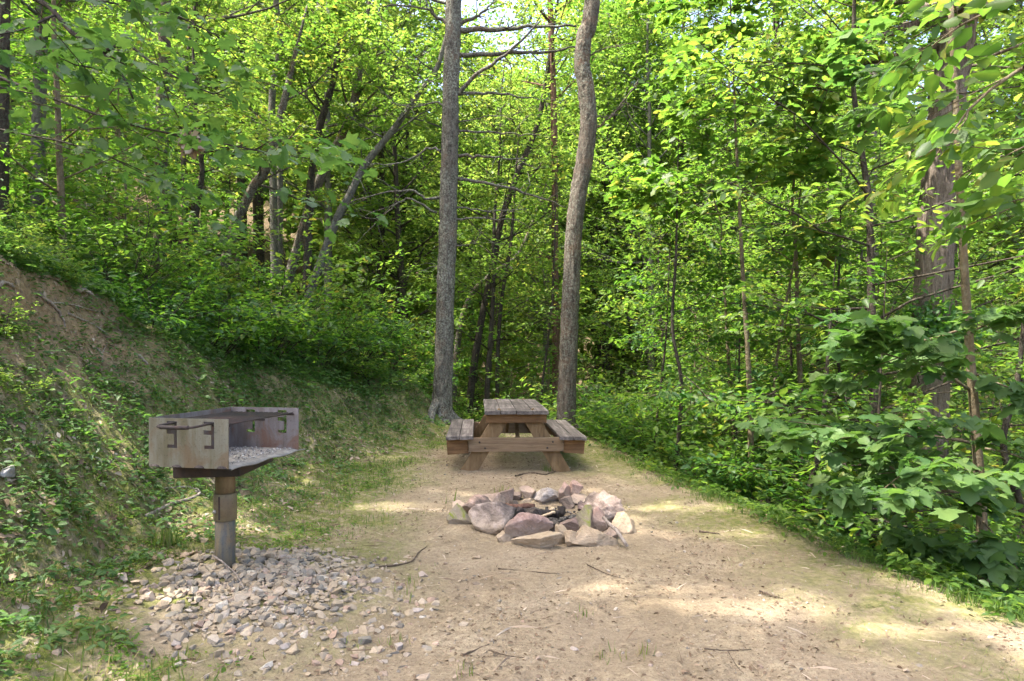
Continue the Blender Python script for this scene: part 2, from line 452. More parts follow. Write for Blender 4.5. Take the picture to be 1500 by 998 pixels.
# ================================================================== GROUND
def masks(x, y):
    """what covers the ground: (moss and short grass, leaf litter, bare clay, pale sand)"""
    t = foot_x(y) - x; u = x - edge_x(y); v = y - 10.6
    n = fbm(x * 1.3, y * 1.3, seed=7) - .5; n2 = fbm(x * 5, y * 5, seed=8) - .5
    q = n * 1.3 + n2 * .5
    left = sst(-.75, .2, t + q * 1.1 + .14)
    right = sst(-1.05, -.1, u + q * .9)
    back = sst(-2.4, -.6, v + q * 1.6 - .5 * np.abs(x - .2))
    moss = np.clip(np.maximum(np.maximum(left, right * .9), back * .9) * sst(-.34, .10, q + .16), 0, 1)
    wood = np.maximum(np.maximum(sst(2.3, 3.2, t + q * .8), sst(.1, .5, u + q * .3)), sst(.2, 1.0, v))
    litter = np.clip(np.maximum(wood, .6 * left * sst(-.05, .3, -q + n2 * .4) * sst(.1, .9, t)), 0, 1)
    win = sst(3.3, 4.2, y) * (1 - sst(5.9, 7.4, y))
    clay = win * sst(1.6, 1.9, t + n2 * .8) * (1 - sst(2.1, 2.35, t + n2 * .3)) + .5 * sst(.12, .3, n2 + n * .4) * sst(.3, .7, t) * (1 - sst(1.9, 2.3, t))
    sand = np.clip(1 - np.maximum(left, np.maximum(right, back)) + .15, 0, 1)
    moss = moss * (1 - .9 * np.clip(clay, 0, 1))
    return np.clip(moss * (1 - .8 * wood) * (1 - .15 * sst(.8, 1.6, t)), 0, 1), litter, np.clip(clay, 0, 1), sand

def axis(lo, hi, f0, f1, step):
    a = list(np.arange(f0, f1, step)); s = step; x = a[-1]
    while x < hi: s = min(s * 1.14, 4.0); x += s; a.append(x)
    s = step; x = a[0]
    while x > lo: s = min(s * 1.14, 4.0); x -= s; a.insert(0, x)
    return np.array(a)

def build_ground():
    xs = axis(-110, 130, -5.6, 3.6, .03); ys = axis(-30, 190, 1.4, 11.5, .034)
    X, Y = np.meshgrid(xs, ys); x, y = X.ravel(), Y.ravel()
    z = H(x, y)
    near = sst(14, 9, y) * 1.0
    z = z + near * ((fbm(x * 14, y * 14, z * 12, seed=21, octs=3) - .5) * (.022 + .05 * sst(.2, 1.2, foot_x(y) - x)) + (fbm(x * 34, y * 34, z * 30, seed=22, octs=2) - .5) * .014)
    g = Geo(); nx, ny = len(xs), len(ys)
    i = np.arange(ny - 1)[:, None] * nx; j = np.arange(nx - 1)[None]
    F = np.stack([i + j, i + j + 1, i + nx + j + 1, i + nx + j], -1).reshape(-1, 4)
    g.add(np.stack([x, y, z], -1), F)
    me = g.mesh('ground', True)
    for nme, val in zip(('moss', 'litter', 'clay', 'sand'), masks(x, y)):
        a = me.attributes.new(nme, 'FLOAT', 'POINT'); a.data.foreach_set('value', val.astype(np.float32))
    m, nt, out = newmat('bare_earth_and_moss')
    co = coords(nt, 'Object')
    f1 = noise(nt, co, 2.2, 5, .6); f2 = noise(nt, co, 26, 6, .7); f3 = noise(nt, co, 85, 4, .65)
    sand = ramp(nt, f1, [(.3, (.235, .185, .118)), (.55, (.335, .272, .178)), (.8, (.425, .355, .248))])
    sand = mixc(nt, mapr(nt, f2, .36, .62, .7, 0), sand, (.17, .125, .085))
    sand = mixc(nt, mapr(nt, f3, .57, .64, 0, .75), sand, (.10, .075, .05))
    sand = mixc(nt, mapr(nt, f3, .36, .30, 0, .5), sand, (.52, .45, .37))
    earth = ramp(nt, f2, [(.3, (.19, .145, .10)), (.55, (.32, .255, .175)), (.75, (.43, .355, .26))])
    c = mixc(nt, attr(nt, 'sand'), earth, sand)
    big = noise(nt, co, .9, 3)
    c = mixc(nt, mapr(nt, big, .42, .6, 0, .35), c, (.23, .18, .13))
    cl = ramp(nt, f2, [(.3, (.19, .13, .075)), (.55, (.33, .235, .14)), (.78, (.43, .33, .22))])
    c = mixc(nt, mth(nt, 'MULTIPLY', attr(nt, 'clay'), mapr(nt, f1, .3, .5), clamp=True), c, cl)
    li = ramp(nt, f2, [(.3, (.045, .032, .022)), (.55, (.12, .085, .056)), (.75, (.22, .17, .115))])
    lf = mth(nt, 'MULTIPLY', attr(nt, 'litter'), mapr(nt, noise(nt, co, 9, 4), .35, .55, .75, 1), clamp=True)
    c = mixc(nt, lf, c, li)
    mo = ramp(nt, f2, [(.3, (.07, .09, .025)), (.55, (.16, .17, .045)), (.75, (.25, .235, .085))])
    mf = mth(nt, 'MULTIPLY', attr(nt, 'moss'), mapr(nt, noise(nt, co, 11, 5, .7), .36, .56, .2, 1), clamp=True)
    c = mixc(nt, mf, c, mo)
    hgt = mth(nt, 'ADD', f2, mth(nt, 'MULTIPLY', f3, .5))
    finish(nt, out, c, .95, hgt, 1.0, .02, .1)
    return kind(obj('ground', me, m), 'structure')
build_ground()

# ------------------------------------------------------------------ stones
def ico(sub):
    bm = bmesh.new(); bmesh.ops.create_icosphere(bm, subdivisions=sub, radius=1); bm.verts.index_update()
    V = np.array([v.co[:] for v in bm.verts]); F = np.array([[v.index for v in f.verts] for f in bm.faces]); bm.free()
    return V, F
ICO = {s: ico(s) for s in (1, 2, 4, 6)}

def stone_shape(seed, sub=4, planes=12, soft=16, rough=.05):
    rng = np.random.default_rng(seed); V, F = ICO[sub]
    N = rng.normal(size=(planes, 3)); N /= np.linalg.norm(N, axis=1)[:, None]; c = .50 + .38 * rng.random(planes)
    d = V @ N.T; r = c / np.maximum(d, .12)
    r = np.minimum(-np.log(np.exp(-soft * np.minimum(r, 3)).sum(1) + np.exp(-soft * 1.5)) / soft, 1.5)
    W = V * r[:, None]
    if rough:
        o = seed * 7.7
        q = (fbm(W[:, 0] * 3 + o, W[:, 1] * 3, W[:, 2] * 3, seed=seed, octs=5) - .5) * rough * 2.2
        q2 = np.abs(fbm(W[:, 0] * 9 + o, W[:, 1] * 9, W[:, 2] * 9, seed=seed + 3, octs=4) - .5) * rough * 1.1
        W = W * (1 + q - q2)[:, None]
    W -= (W.max(0) + W.min(0)) / 2
    W /= (W.max(0) - W.min(0)) / 2
    return W, F

def rock_mat(name, a, b, c3, dust=.5, moss=0.0):
    m, nt, out = newmat(name)
    co = coords(nt, 'Object')
    geo = nd(nt, 'ShaderNodeNewGeometry')
    n1 = noise(nt, co, 7, 5, .65, dist=.8); n2 = noise(nt, co, 45, 4, .7)
    c = ramp(nt, n1, [(.3, a), (.5, b), (.72, c3)])
    c = mixc(nt, mapr(nt, n2, .35, .65, .35, 0), c, tuple(v * .5 for v in a))
    c = mixc(nt, mapr(nt, n2, .62, .72, 0, .3), c, (.6, .56, .52))
    sep = nd(nt, 'ShaderNodeSeparateXYZ'); nt.links.new(geo.outputs['Position'], sep.inputs[0])
    zz = mth(nt, 'ADD', sep.outputs[2], mth(nt, 'MULTIPLY', mth(nt, 'SUBTRACT', n1, .5), .18))
    c = mixc(nt, mapr(nt, zz, .15, .04, 0, dust), c, (.33, .265, .195))
    cx_ = nd(nt, 'ShaderNodeVectorMath', {0: geo.outputs['Position'], 1: (.18, 5.3, .05)}, operation='DISTANCE').outputs['Value']
    sf = mth(nt, 'ADD', cx_, mth(nt, 'MULTIPLY', mth(nt, 'SUBTRACT', n1, .5), .5))
    c = mixc(nt, mapr(nt, sf, .56, .38, 0, .85), c, (.035, .03, .028))
    if moss:
        nz = nd(nt, 'ShaderNodeSeparateXYZ'); nt.links.new(geo.outputs['Normal'], nz.inputs[0])
        f = mth(nt, 'MULTIPLY', mapr(nt, n1, .45, .55, 0, moss), mapr(nt, nz.outputs[2], .2, .6), clamp=True)
        c = mixc(nt, f, c, (.17, .19, .03))
    finish(nt, out, c, .85, mth(nt, 'ADD', n1, mth(nt, 'MULTIPLY', n2, .4)), .7, .02, .25); return m
RK = {'pink': rock_mat('rose_sandstone', (.20, .125, .10), (.32, .215, .175), (.45, .35, .30), .8),
      'maroon': rock_mat('maroon_stone', (.09, .055, .045), (.18, .12, .10), (.28, .20, .17), .5),
      'tan': rock_mat('tan_sandstone', (.22, .155, .09), (.34, .26, .165), (.44, .36, .26)),
      'grey': rock_mat('grey_quartzite', (.20, .165, .15), (.36, .33, .31), (.50, .48, .46), .4),
      'moss': rock_mat('mossy_buried_stone', (.18, .14, .085), (.28, .23, .15), (.36, .30, .2), .6, 1.0),
      'rose': rock_mat('greyish_rose_stone', (.20, .15, .12), (.33, .26, .215), (.46, .40, .36), .85),
      'buff': rock_mat('rough_buff_stone', (.23, .16, .12), (.35, .27, .215), (.46, .38, .325), .5)}

# label, material, bbox in photo pixels (x0, y0, x1, y1), distance, depth factor, planes, tilt
STONES = [
 ('squat half buried stone with yellow green moss, far left of the fire ring', 'moss', 657, 738, 690, 780, 5.15, .9, 8, 0),
 ('smooth rose stone leaning above the moss topped stone of the fire ring', 'pink', 679, 724, 724, 757, 5.42, .8, 9, -12),
 ('flat pink slab wedged behind the rose stone at the left of the fire ring', 'pink', 706, 722, 738, 742, 5.72, .8, 9, 15),
 ('dark maroon angular stone at the back left of the fire ring', 'maroon', 719, 713, 750, 741, 5.92, .9, 9, 8),
 ('large domed boulder with pinkish grey top at the front left of the fire ring', 'rose', 690, 735, 753, 785, 4.98, .75, 9, 0),
 ('small dark brown block between the maroon stone and the stacked pair at the back', 'maroon', 746, 720, 765, 737, 6.05, .9, 8, 0),
 ('pale pink angular stone sitting on top of a flat block at the ring back', 'pink', 761, 713, 783, 732, 6.02, .9, 8, 10),
 ('brownish flat block carrying a pale pink stone at the ring back', 'tan', 760, 729, 784, 747, 5.98, .9, 8, 0),
 ('big rounded grey white boulder at the back of the fire ring', 'grey', 780, 712, 826, 744, 5.95, .8, 7, 3),
 ('tall narrow rose stone standing right of the big grey white boulder', 'pink', 819, 709, 836, 739, 5.85, 1.2, 8, 18),
 ('topmost pointed rose stone at the back right of the fire ring', 'pink', 831, 705, 852, 731, 5.92, 1.1, 8, 16),
 ('small round maroon cobble below the tall narrow rose stone', 'maroon', 821, 727, 840, 748, 5.72, 1.0, 9, 0),
 ('tilted rose block under the topmost pointed stone of the ring', 'pink', 836, 723, 860, 742, 5.82, 1.0, 8, 10),
 ('dark pink wedge of rock inside the left rim of the fire ring', 'maroon', 745, 742, 771, 770, 5.25, 1.0, 7, -20),
 ('low maroon stone inside the ring below the dark brown block', 'maroon', 744, 733, 764, 750, 5.7, 1.0, 8, 0),
 ('long sloping rose slab at the front of the fire ring, left of centre', 'pink', 742, 750, 806, 791, 4.74, .6, 8, 14),
 ('long low buried tan slab in front of all the other ring stones', 'tan', 751, 777, 817, 806, 4.5, .5, 8, 6),
 ('upright tan cobble right of the long low buried slab', 'tan', 812, 767, 830, 798, 4.62, 1.0, 9, 0),
 ('brown cube shaped stone between the tan cobble and the mossy upright', 'maroon', 819, 757, 845, 780, 4.78, .9, 7, 5),
 ('upright tan and mossy stone inside the right half of the fire ring', 'moss', 842, 741, 868, 775, 4.88, .9, 8, -8),
 ('small rusty pink stone on top of the mossy upright stone', 'pink', 847, 734, 868, 754, 5.05, 1.0, 8, -8),
 ('mauve flat stone leaning against the big rough ridge stone', 'pink', 859, 741, 890, 776, 4.92, .7, 8, 25),
 ('big rough pale ridge stone rising to a jagged point at the ring right', 'buff', 857, 720, 912, 772, 5.08, .65, 8, 32),
 ('golden tan end stone at the far right of the fire ring', 'tan', 896, 750, 930, 785, 4.95, .9, 8, 8),
 ('wide sandy half buried boulder at the front right of the fire ring', 'tan', 836, 769, 900, 806, 4.56, .6, 8, 0),
 ('small tan stone tucked between the tan cobble and the sandy boulder', 'tan', 828, 776, 848, 799, 4.52, 1.0, 8, 0),
 ('thin upright greyish chip standing inside the fire ring', 'pink', 817, 741, 828, 757, 5.4, .8, 7, 0),
 ('flat pink stone on the ash floor behind the brown cube shaped stone', 'pink', 799, 764, 820, 777, 4.98, .8, 8, 0)]
STONES += [
 ('small rubble stone low between the smooth rose stone and the domed boulder', 'tan', 668, 752, 694, 772, 5.3, 1.0, 8, 0),
 ('fist sized pale rock wedged behind the long sloping rose slab', 'buff', 770, 742, 792, 758, 5.1, 1.0, 8, 0),
 ('small angular rock between the buried slab and the domed boulder', 'tan', 728, 780, 752, 796, 4.68, 1.0, 8, 10),
 ('rosy rubble stone between the ridge stone and the pointed stones at the back', 'pink', 853, 728, 874, 746, 5.6, 1.0, 8, 0),
 ('low brown rock at the foot of the golden tan end stone', 'maroon', 884, 772, 906, 790, 4.75, 1.0, 8, 0),
 ('small pinkish slab lying on the left rim behind the mossy stone', 'pink', 664, 732, 684, 746, 5.6, 1.0, 8, 0)]
for k, (lab, mk, x0, y0, x1, y1, d, df, pl, tilt) in enumerate(STONES):
    W, F = stone_shape(100 + k, 6, pl + 3, 46, .10 if mk != 'buff' else .2)
    w = (x1 - x0) / 1000 * d * 1.15; h = (y1 - y0) / 1000 * d * 1.12
    cx = ((x0 + x1) / 2 - 750) / 1000 * d; top = CAMH - (y0 - 515) / 1000 * d; 
    if tilt:
        W = W @ rotm('y', R(tilt)).T; W /= (W.max(0) - W.min(0)) / 2
    W = W * np.array([w / 2, w * df / 2, h / 2])
    zc = top - h / 2
    g = Geo(); g.add(W, F)
    o = obj('ring_stone', g.mesh('ring_stone', True), RK[mk]); o.location = (cx, d, zc)
    tag(o, lab, 'stone', 'stones of the fire ring')

# loose stones on the dirt: px, py, width px, material, label
LOOSE = [(335, 879, 26, 'grey', 'dark grey flat loose stone below the gravel spread'), (418, 948, 24, 'grey', 'smooth grey loose stone at the lower right of the gravel'),
         (258, 944, 18, 'grey', 'grey slab shaped loose stone at the lower left of the gravel'), (612, 896, 17, 'grey', 'lone blue grey chip on the dirt right of the gravel'),
         (549, 852, 20, 'grey', 'blue grey flat stone at the right end of the gravel'), (562, 820, 14, 'maroon', 'dark round stone in the row beyond the gravel'),
         (519, 817, 14, 'maroon', 'dark brown round stone leftmost in the row beyond the gravel'), (542, 925, 18, 'tan', 'buff stone sunk in the dirt below the right gravel end'),
         (584, 949, 18, 'grey', 'flat pale grey stone on the dirt at the bottom of the picture'), (842, 952, 15, 'grey', 'pale stone on the dirt near the grass tufts at the bottom'),
         (965, 960, 16, 'tan', 'buff pebble beside the grass tuft at the bottom'), (8, 866, 38, 'grey', 'big pale stone at the left edge of the picture'),
         (520, 973, 17, 'grey', 'grey stone low in the dirt at the bottom edge'), (700, 818, 12, 'tan', 'little round stone in front of the fire ring'),
         (281, 789, 24, 'tan', 'chunky brown stone on top of the gravel left of the post'), (222, 770, 22, 'pink', 'stone lying on the grass left of the gravel')]
for k, (px, py, wp, mk, lab) in enumerate(LOOSE):
    d = 1.3 / ((py - 515) / 1000)
    for _ in range(12): d = (CAMH - hz((px - 750) / 1000 * d, d)) / ((py - 515) / 1000)
    x = (px - 750) / 1000 * d; w = wp / 1000 * d
    W, F = stone_shape(300 + k, 4, 12, 40, .08)
    W = W * np.array([w / 2, w * .36, w * .26]) @ rotm('z', k).T
    g = Geo(); g.add(W, F); o = obj('loose_stone', g.mesh('loose_stone', True), RK[mk]); o.location = (x, d, hz(x, d) + w * .04)
    tag(o, lab, 'stone', 'loose stones on the dirt')

# gravel: hundreds of chips heaped round the grill post
def stamp(g, shapes, pos, sz, rng, flat=.6, lcs=None, tiltmax=.5):
    g.flat = True; which = rng.integers(0, len(shapes), len(pos))
    for s, (V, F) in enumerate(shapes):
        idx = np.where(which == s)[0]
        if not len(idx): continue
        n = len(idx); a = rng.random(n) * 6.283; ca, sa = np.cos(a), np.sin(a)
        b = rng.normal(0, tiltmax, n); cb, sb = np.cos(b), np.sin(b)
        S = sz[idx]
        v = V[None] * np.stack([S, S * (.6 + .4 * rng.random(n)), S * flat * (.6 + .8 * rng.random(n))], -1)[:, None, :]
        x = v[..., 0] * cb[:, None] + v[..., 2] * sb[:, None]; z = -v[..., 0] * sb[:, None] + v[..., 2] * cb[:, None]; y = v[..., 1]
        W = np.stack([x * ca[:, None] - y * sa[:, None], x * sa[:, None] + y * ca[:, None], z], -1) + pos[idx][:, None, :]
        FF = (F[None] + (np.arange(n) * len(V))[:, None, None]).reshape(-1, 3)
        g.add(W.reshape(-1, 3), FF, np.repeat(lcs[idx] if lcs is not None else rng.random(n), len(V)))

def chips_mat():
    m, nt, out = newmat('mixed_gravel')
    lc = attr(nt, 'lc'); co = coords(nt, 'Object')
    c = ramp(nt, lc, [(0, (.11, .10, .085)), (.12, (.185, .175, .15)), (.24, (.285, .24, .175)), (.55, (.33, .26, .17)), (.72, (.39, .33, .245)), (.85, (.30, .205, .15)), (.95, (.47, .43, .36)), (1, (.17, .13, .095))])
    n = noise(nt, co, 60, 4, .7)
    c = mixc(nt, mapr(nt, n, .35, .65, .45, 0), c, (.16, .125, .09))
    finish(nt, out, c, .85, n, .5, .01, .25); return m
GRAVEL = chips_mat()
rng = np.random.default_rng(11)
def chip_shape(seed):
    r_ = np.random.default_rng(seed); bm = bmesh.new()
    for v in r_.normal(size=(15, 3)): v = v / np.linalg.norm(v) * (.75 + .35 * r_.random()); bm.verts.new(v)
    bmesh.ops.convex_hull(bm, input=bm.verts[:])
    bmesh.ops.delete(bm, geom=[v for v in bm.verts if not v.link_faces], context='VERTS')
    bmesh.ops.triangulate(bm, faces=bm.faces[:]); bm.verts.index_update()
    V = np.array([v.co[:] for v in bm.verts]); F = np.array([[v.index for v in f.verts] for f in bm.faces]); bm.free()
    return V, F
CH = [chip_shape(500 + k) for k in range(16)]
n = 1800
gx = -1.36 + rng.normal(0, .31, n); gy = 3.68 + rng.normal(0, .34, n)
ok = ((gx + 1.34) / .70) ** 2 + ((gy - 3.66) / .70) ** 2 < 1 + .25 * rng.normal(size=n)
gx, gy = gx[ok], gy[ok]
n2 = 700; ex = -1.1 + rng.normal(0, .42, n2); ey = 3.3 + rng.normal(0, .42, n2); gx = np.concatenate([gx, ex]); gy = np.concatenate([gy, ey])
ok = (np.hypot(gx + 1.64, gy - 3.9) > .085); gx, gy = gx[ok], gy[ok]
sz = np.clip(rng.lognormal(-3.9, .45, len(gx)), .007, .046)
pile = np.exp(-(((gx + 1.38) / .5) ** 2 + ((gy - 3.7) / .55) ** 2))
gz = H(gx, gy) + sz * (-.06 + .3 * pile) + rng.random(len(gx)) * .018 * pile
g = Geo(); stamp(g, CH, np.stack([gx, gy, gz], -1), sz, rng, .56, None, .35)
kind(tag(obj('gravel', g, GRAVEL), 'mixed grey and tan gravel heaped around the grill post', 'gravel'), 'stuff')

# pebbles and crumbs over the dirt
n = 11000; x = rng.uniform(-2.2, 2.6, n); y = 1.9 + rng.random(n) ** 1.5 * 8.4
sd = masks(x, y)[3]; k = rng.random(n) < sd; x, y = x[k], y[k]
sz = np.clip(rng.lognormal(-5.55, .55, len(x)), .0016, .018)
g = Geo(); stamp(g, [stone_shape(520 + k, 1, 6, 30, 0) for k in range(5)], np.stack([x, y, H(x, y) + sz * .1], -1), sz, rng, .6)
kind(tag(obj('pebbles', g, GRAVEL), 'fine pebbles and crumbs strewn over the bare dirt', 'pebbles'), 'stuff')

# ash and charcoal in the ring
m, nt, out = newmat('ash_and_charcoal'); co = coords(nt, 'Object')
finish(nt, out, ramp(nt, noise(nt, co, 22, 5, .7), [(.35, (.025, .023, .022)), (.55, (.12, .11, .10)), (.7, (.3, .28, .26))]), .95, noise(nt, co, 60, 4), .8, .02, .1)
ASH = m
g = Geo(); rr = np.linspace(0, .48, 12); aa = np.linspace(0, 2 * math.pi, 40, endpoint=False)
xx = .18 + rr[:, None] * np.cos(aa); yy = 5.3 + rr[:, None] * np.sin(aa) * .9
zz = H(xx.ravel(), yy.ravel()) + .014 + (fbm(xx.ravel() * 12, yy.ravel() * 12, seed=3) - .5) * .03 - .02 * (np.repeat(rr, 40) / .48) ** 4
i = np.arange(11)[:, None] * 40; j = np.arange(40)[None]; k2 = (j + 1) % 40
g.add(np.stack([xx.ravel(), yy.ravel(), zz], -1), np.stack([i + j, i + 40 + j, i + 40 + k2, i + k2], -1).reshape(-1, 4))
n = 260; a = rng.random(n) * 6.28; r_ = .45 * np.sqrt(rng.random(n)); x = .18 + r_ * np.cos(a); y = 5.3 + r_ * .9 * np.sin(a); sz = rng.uniform(.006, .022, n)
stamp(g, CH, np.stack([x, y, H(x, y) + .02], -1), sz, rng, .6)
kind(tag(obj('ash_bed', g.mesh('ash_bed', True), ASH), 'dark ash and charcoal crumbs on the floor of the fire ring', 'ash'), 'stuff')

# ------------------------------------------------------------------ sticks
def stick_mat(name, a, b):
    m, nt, out = newmat(name); v = coords(nt, 'Object')
    n = noise(nt, v, 30, 5, .7); finish(nt, out, ramp(nt, n, [(.35, a), (.65, b)]), .9, n, .6, .01, .15); return m
ST_GREY = stick_mat('weathered_stick', (.14, .11, .09), (.36, .31, .26))
ST_DARK = stick_mat('dark_twig', (.045, .033, .024), (.14, .105, .075))
ST_PALE = stick_mat('split_pale_wood', (.38, .28, .17), (.56, .45, .31))
ST_CHAR = stick_mat('charred_wood', (.012, .011, .010), (.055, .047, .042))

def ground_pt(px, py, lift=0.0):
    d = 1.3 / ((py - 515) / 1000) if py > 540 else 8
    for _ in range(25): d = .5 * d + .5 * (CAMH - lift - hz((px - 750) / 1000 * d, d)) / ((py - 515) / 1000)
    x = (px - 750) / 1000 * d; return np.array([x, d, hz(x, d) + lift])

def bank_pt(px, py, lift=0.0):
    """first hit of the view ray with the terrain (for points on the bank)"""
    dd = np.linspace(1.5, 30, 2400); x = (px - 750) / 1000 * dd; z = CAMH - (py - 515) / 1000 * dd
    hit = np.where(z < H(x, dd))[0]; i = hit[0] if len(hit) else -1
    return np.array([x[i], dd[i], hz(x[i], dd[i]) + lift])

def stick(name, label, cat, pix, r, mat, group=None, lift=None, forks=(), taper=.45):
    pts = [bank_pt(px, py, r * .8 if lift is None else lift[k]) for k, (px, py) in enumerate(pix)]
    c = np.mean(pts, 0); g = Geo()
    pth = smooth_path(np.array(pts) - c, 5 * len(pts))
    r0 = np.random.default_rng(len(label)); pth += r0.normal(0, r * .18, pth.shape)
    add_tube(g, pth, np.linspace(r, r * taper, len(pth)), 8)
    for f in forks:
        q = [bank_pt(px, py, r * .8) - c for px, py in f]
        add_tube(g, smooth_path(q, 8), np.linspace(r * .6, r * .25, 8), 6)
    o = obj(name, g.mesh(name, True), mat); o.location = c
    return tag(o, label, cat, group)
stick('fallen_branch', 'pale crooked fallen branch on the grass left of the grill post', 'branch', [(214, 759), (250, 743), (286, 731), (291, 721), (270, 717), (240, 719)], .014, ST_GREY, forks=([(286, 722), (304, 730)],))
stick('twig', 'thin grey twig lying on the gravel in front of the grill post', 'twig', [(312, 832), (330, 842), (345, 855), (357, 870)], .006, ST_GREY, 'twigs on the ground', lift=[.07, .055, .05, .03])
stick('twig', 'dark twig on the dirt right of the gravel rising to a kink', 'twig', [(555, 832), (590, 828), (605, 822), (614, 810), (625, 803)], .006, ST_DARK, 'twigs on the ground')
stick('twig', 'bare twig with a fork at the bottom of the picture, right of centre', 'twig', [(1032, 952), (1062, 955), (1100, 953)], .0035, ST_DARK, 'twigs on the ground', forks=([(1066, 955), (1078, 975), (1090, 990)],))
stick('twig', 'short dark twig on the dirt below the fire ring', 'twig', [(716, 954), (740, 962), (770, 965)], .0035, ST_DARK, 'twigs on the ground')
stick('twig', 'slender twig slanting on the dirt left of the bottom centre', 'twig', [(678, 962), (700, 953), (717, 946)], .0045, ST_DARK, 'twigs on the ground')
stick('twig', 'straight brown twig on the dirt left of the mossy right edge', 'twig', [(1113, 868), (1130, 874), (1147, 879)], .006, ST_DARK, 'twigs on the ground')
stick('twig', 'brown twig close to the right hand grass edge', 'twig', [(1024, 780), (1040, 782), (1054, 784)], .008, ST_DARK, 'twigs on the ground')
stick('twig', 'curved twig on the dirt between the table and the fire ring', 'twig', [(755, 699), (775, 694), (800, 696), (820, 688)], .010, ST_DARK, 'twigs on the ground')
stick('twig', 'thin dark twig at the left edge beside the big pale stone', 'twig', [(0, 858), (30, 852), (64, 845)], .006, ST_DARK, 'twigs on the ground')
stick('twig', 'thin twig across the dirt in front of the fire ring', 'twig', [(730, 834), (770, 838), (820, 842)], .004, ST_DARK, 'twigs on the ground')
stick('twig', 'long hair thin twig lying across the sunny patch right of the fire ring', 'twig', [(860, 828), (890, 842), (915, 850)], .0035, ST_DARK, 'twigs on the ground')
stick('tree_root', 'pale forked root hanging out of the clay cut in the left bank', 'root', [(54, 436), (60, 448), (76, 458), (88, 470), (96, 480)], .016, ST_GREY, 'roots in the bank', lift=[.02, .05, .06, .04, .0], forks=([(70, 452), (100, 452), (145, 460)],))
stick('tree_root', 'broken whitish root stub poking down at the bank cut', 'root', [(112, 430), (126, 438), (137, 451)], .022, ST_GREY, 'roots in the bank', lift=[.02, .06, .10])
stick('tree_root', 'long thin root trailing down the bank below the clay cut', 'root', [(100, 462), (125, 474), (150, 487), (172, 510)], .012, ST_GREY, 'roots in the bank')
stick('tree_root', 'grey root at the left edge above the clay cut', 'root', [(-6, 434), (8, 430), (20, 425)], .02, ST_GREY, 'roots in the bank', lift=[.05, .05, .02])
stick('fallen_branch', 'short broken pale stick halfway up the bank above the grill', 'branch', [(204, 524), (211, 531), (218, 538)], .016, ST_GREY)
stick('fallen_branch', 'forked thin stick on the bank left of the grill top', 'branch', [(142, 512), (150, 522), (150, 535)], .007, ST_GREY, forks=([(150, 518), (158, 504)],))
# stick leaning on the ring and burnt pieces inside
def raw_stick(name, label, cat, pts, r, mat, group=None, sides=8):
    pts = np.array(pts); c = pts.mean(0); g = Geo(); p = smooth_path(pts - c, 12)
    p += np.random.default_rng(len(label)).normal(0, r * .15, p.shape)
    add_tube(g, p, r, sides); o = obj(name, g.mesh(name, sides > 4), mat); o.location = c; return tag(o, label, cat, group)
raw_stick('fallen_branch', 'knobbly stick leaning down the right end of the fire ring', 'branch', [P(884, 759, 4.72), P(895, 770, 4.62), P(906, 781, 4.52), (P(917, 790, 4.5)[0], 4.46, hz(.75, 4.46) + .015)], .012, ST_GREY)
raw_stick('kindling', 'upper split pale kindling stick in the fire ring', 'kindling', [P(795, 752, 5.3), P(812, 745, 5.25)], .012, ST_PALE, 'kindling in the fire ring', 4)
raw_stick('kindling', 'lower split pale kindling stick in the fire ring', 'kindling', [P(793, 757, 5.22), P(813, 750, 5.2)], .011, ST_PALE, 'kindling in the fire ring', 4)
raw_stick('charred_log', 'black charred log under the pale kindling in the fire ring', 'log', [(.02, 5.4, .03), (.2, 5.28, .055), (.36, 5.25, .05)], .03, ST_CHAR)
raw_stick('charred_log', 'brown half burnt log across the back of the fire ring floor', 'log', [(-.14, 5.5, .05), (.02, 5.45, .06), (.18, 5.48, .05)], .026, stick_mat('half_burnt_wood', (.05, .028, .02), (.18, .1, .07)))
# ================================================================== GRILL
def metal_mat(name, base, streak, rust, dark, metallic=.35, rough=.6, rustamt=.6, vertical=True):
    m, nt, out = newmat(name)
    co = coords(nt, 'Object'); cs = coords(nt, 'Object', (1, 1, .18) if vertical else None)
    n1 = noise(nt, cs, 16, 5, .65); n2 = noise(nt, co, 7, 4, .6, dist=.7); n3 = noise(nt, co, 90, 4, .7)
    c = mixc(nt, mapr(nt, n1, .4, .62), base, streak)
    c = mixc(nt, mapr(nt, n2, .50, .64, 0, rustamt), c, rust)
    c = mixc(nt, mapr(nt, n3, .56, .68, 0, .6), c, dark)
    b = finish(nt, out, c, rough, n3, .25, .004, .4, metallic); return m
GALV = metal_mat('weathered_galvanised_plate', (.215, .20, .155), (.15, .13, .08), (.165, .10, .05), (.07, .06, .045), .35, .55, .6)
SOOT = metal_mat('sooty_heat_stained_steel', (.21, .19, .185), (.14, .115, .10), (.17, .09, .055), (.065, .055, .05), .3, .6, .75)
DARKM = metal_mat('dark_rusted_steel', (.035, .028, .026), (.05, .038, .032), (.085, .046, .033), (.02, .017, .016), .2, .75, .5)
PIPE = metal_mat('stained_post_pipe', (.085, .09, .085), (.19, .15, .085), (.17, .11, .055), (.045, .045, .042), .1, .75, .7)
PIPE_UP = metal_mat('brown_stained_pipe', (.15, .105, .055), (.22, .165, .09), (.10, .06, .035), (.05, .04, .03), .2, .65, .6)
SLEEVE = metal_mat('drab_sleeve_metal', (.22, .18, .10), (.165, .135, .08), (.13, .08, .045), (.07, .055, .04), .25, .6, .5)
ASHF = metal_mat('ash_dusted_floor', (.24, .225, .20), (.17, .155, .135), (.12, .11, .10), (.08, .075, .07), 0, .9, .5, False)
BRITE = metal_mat('bolt_steel', (.45, .44, .40), (.3, .28, .24), (.2, .14, .09), (.2, .18, .15), .4, .5, .2)

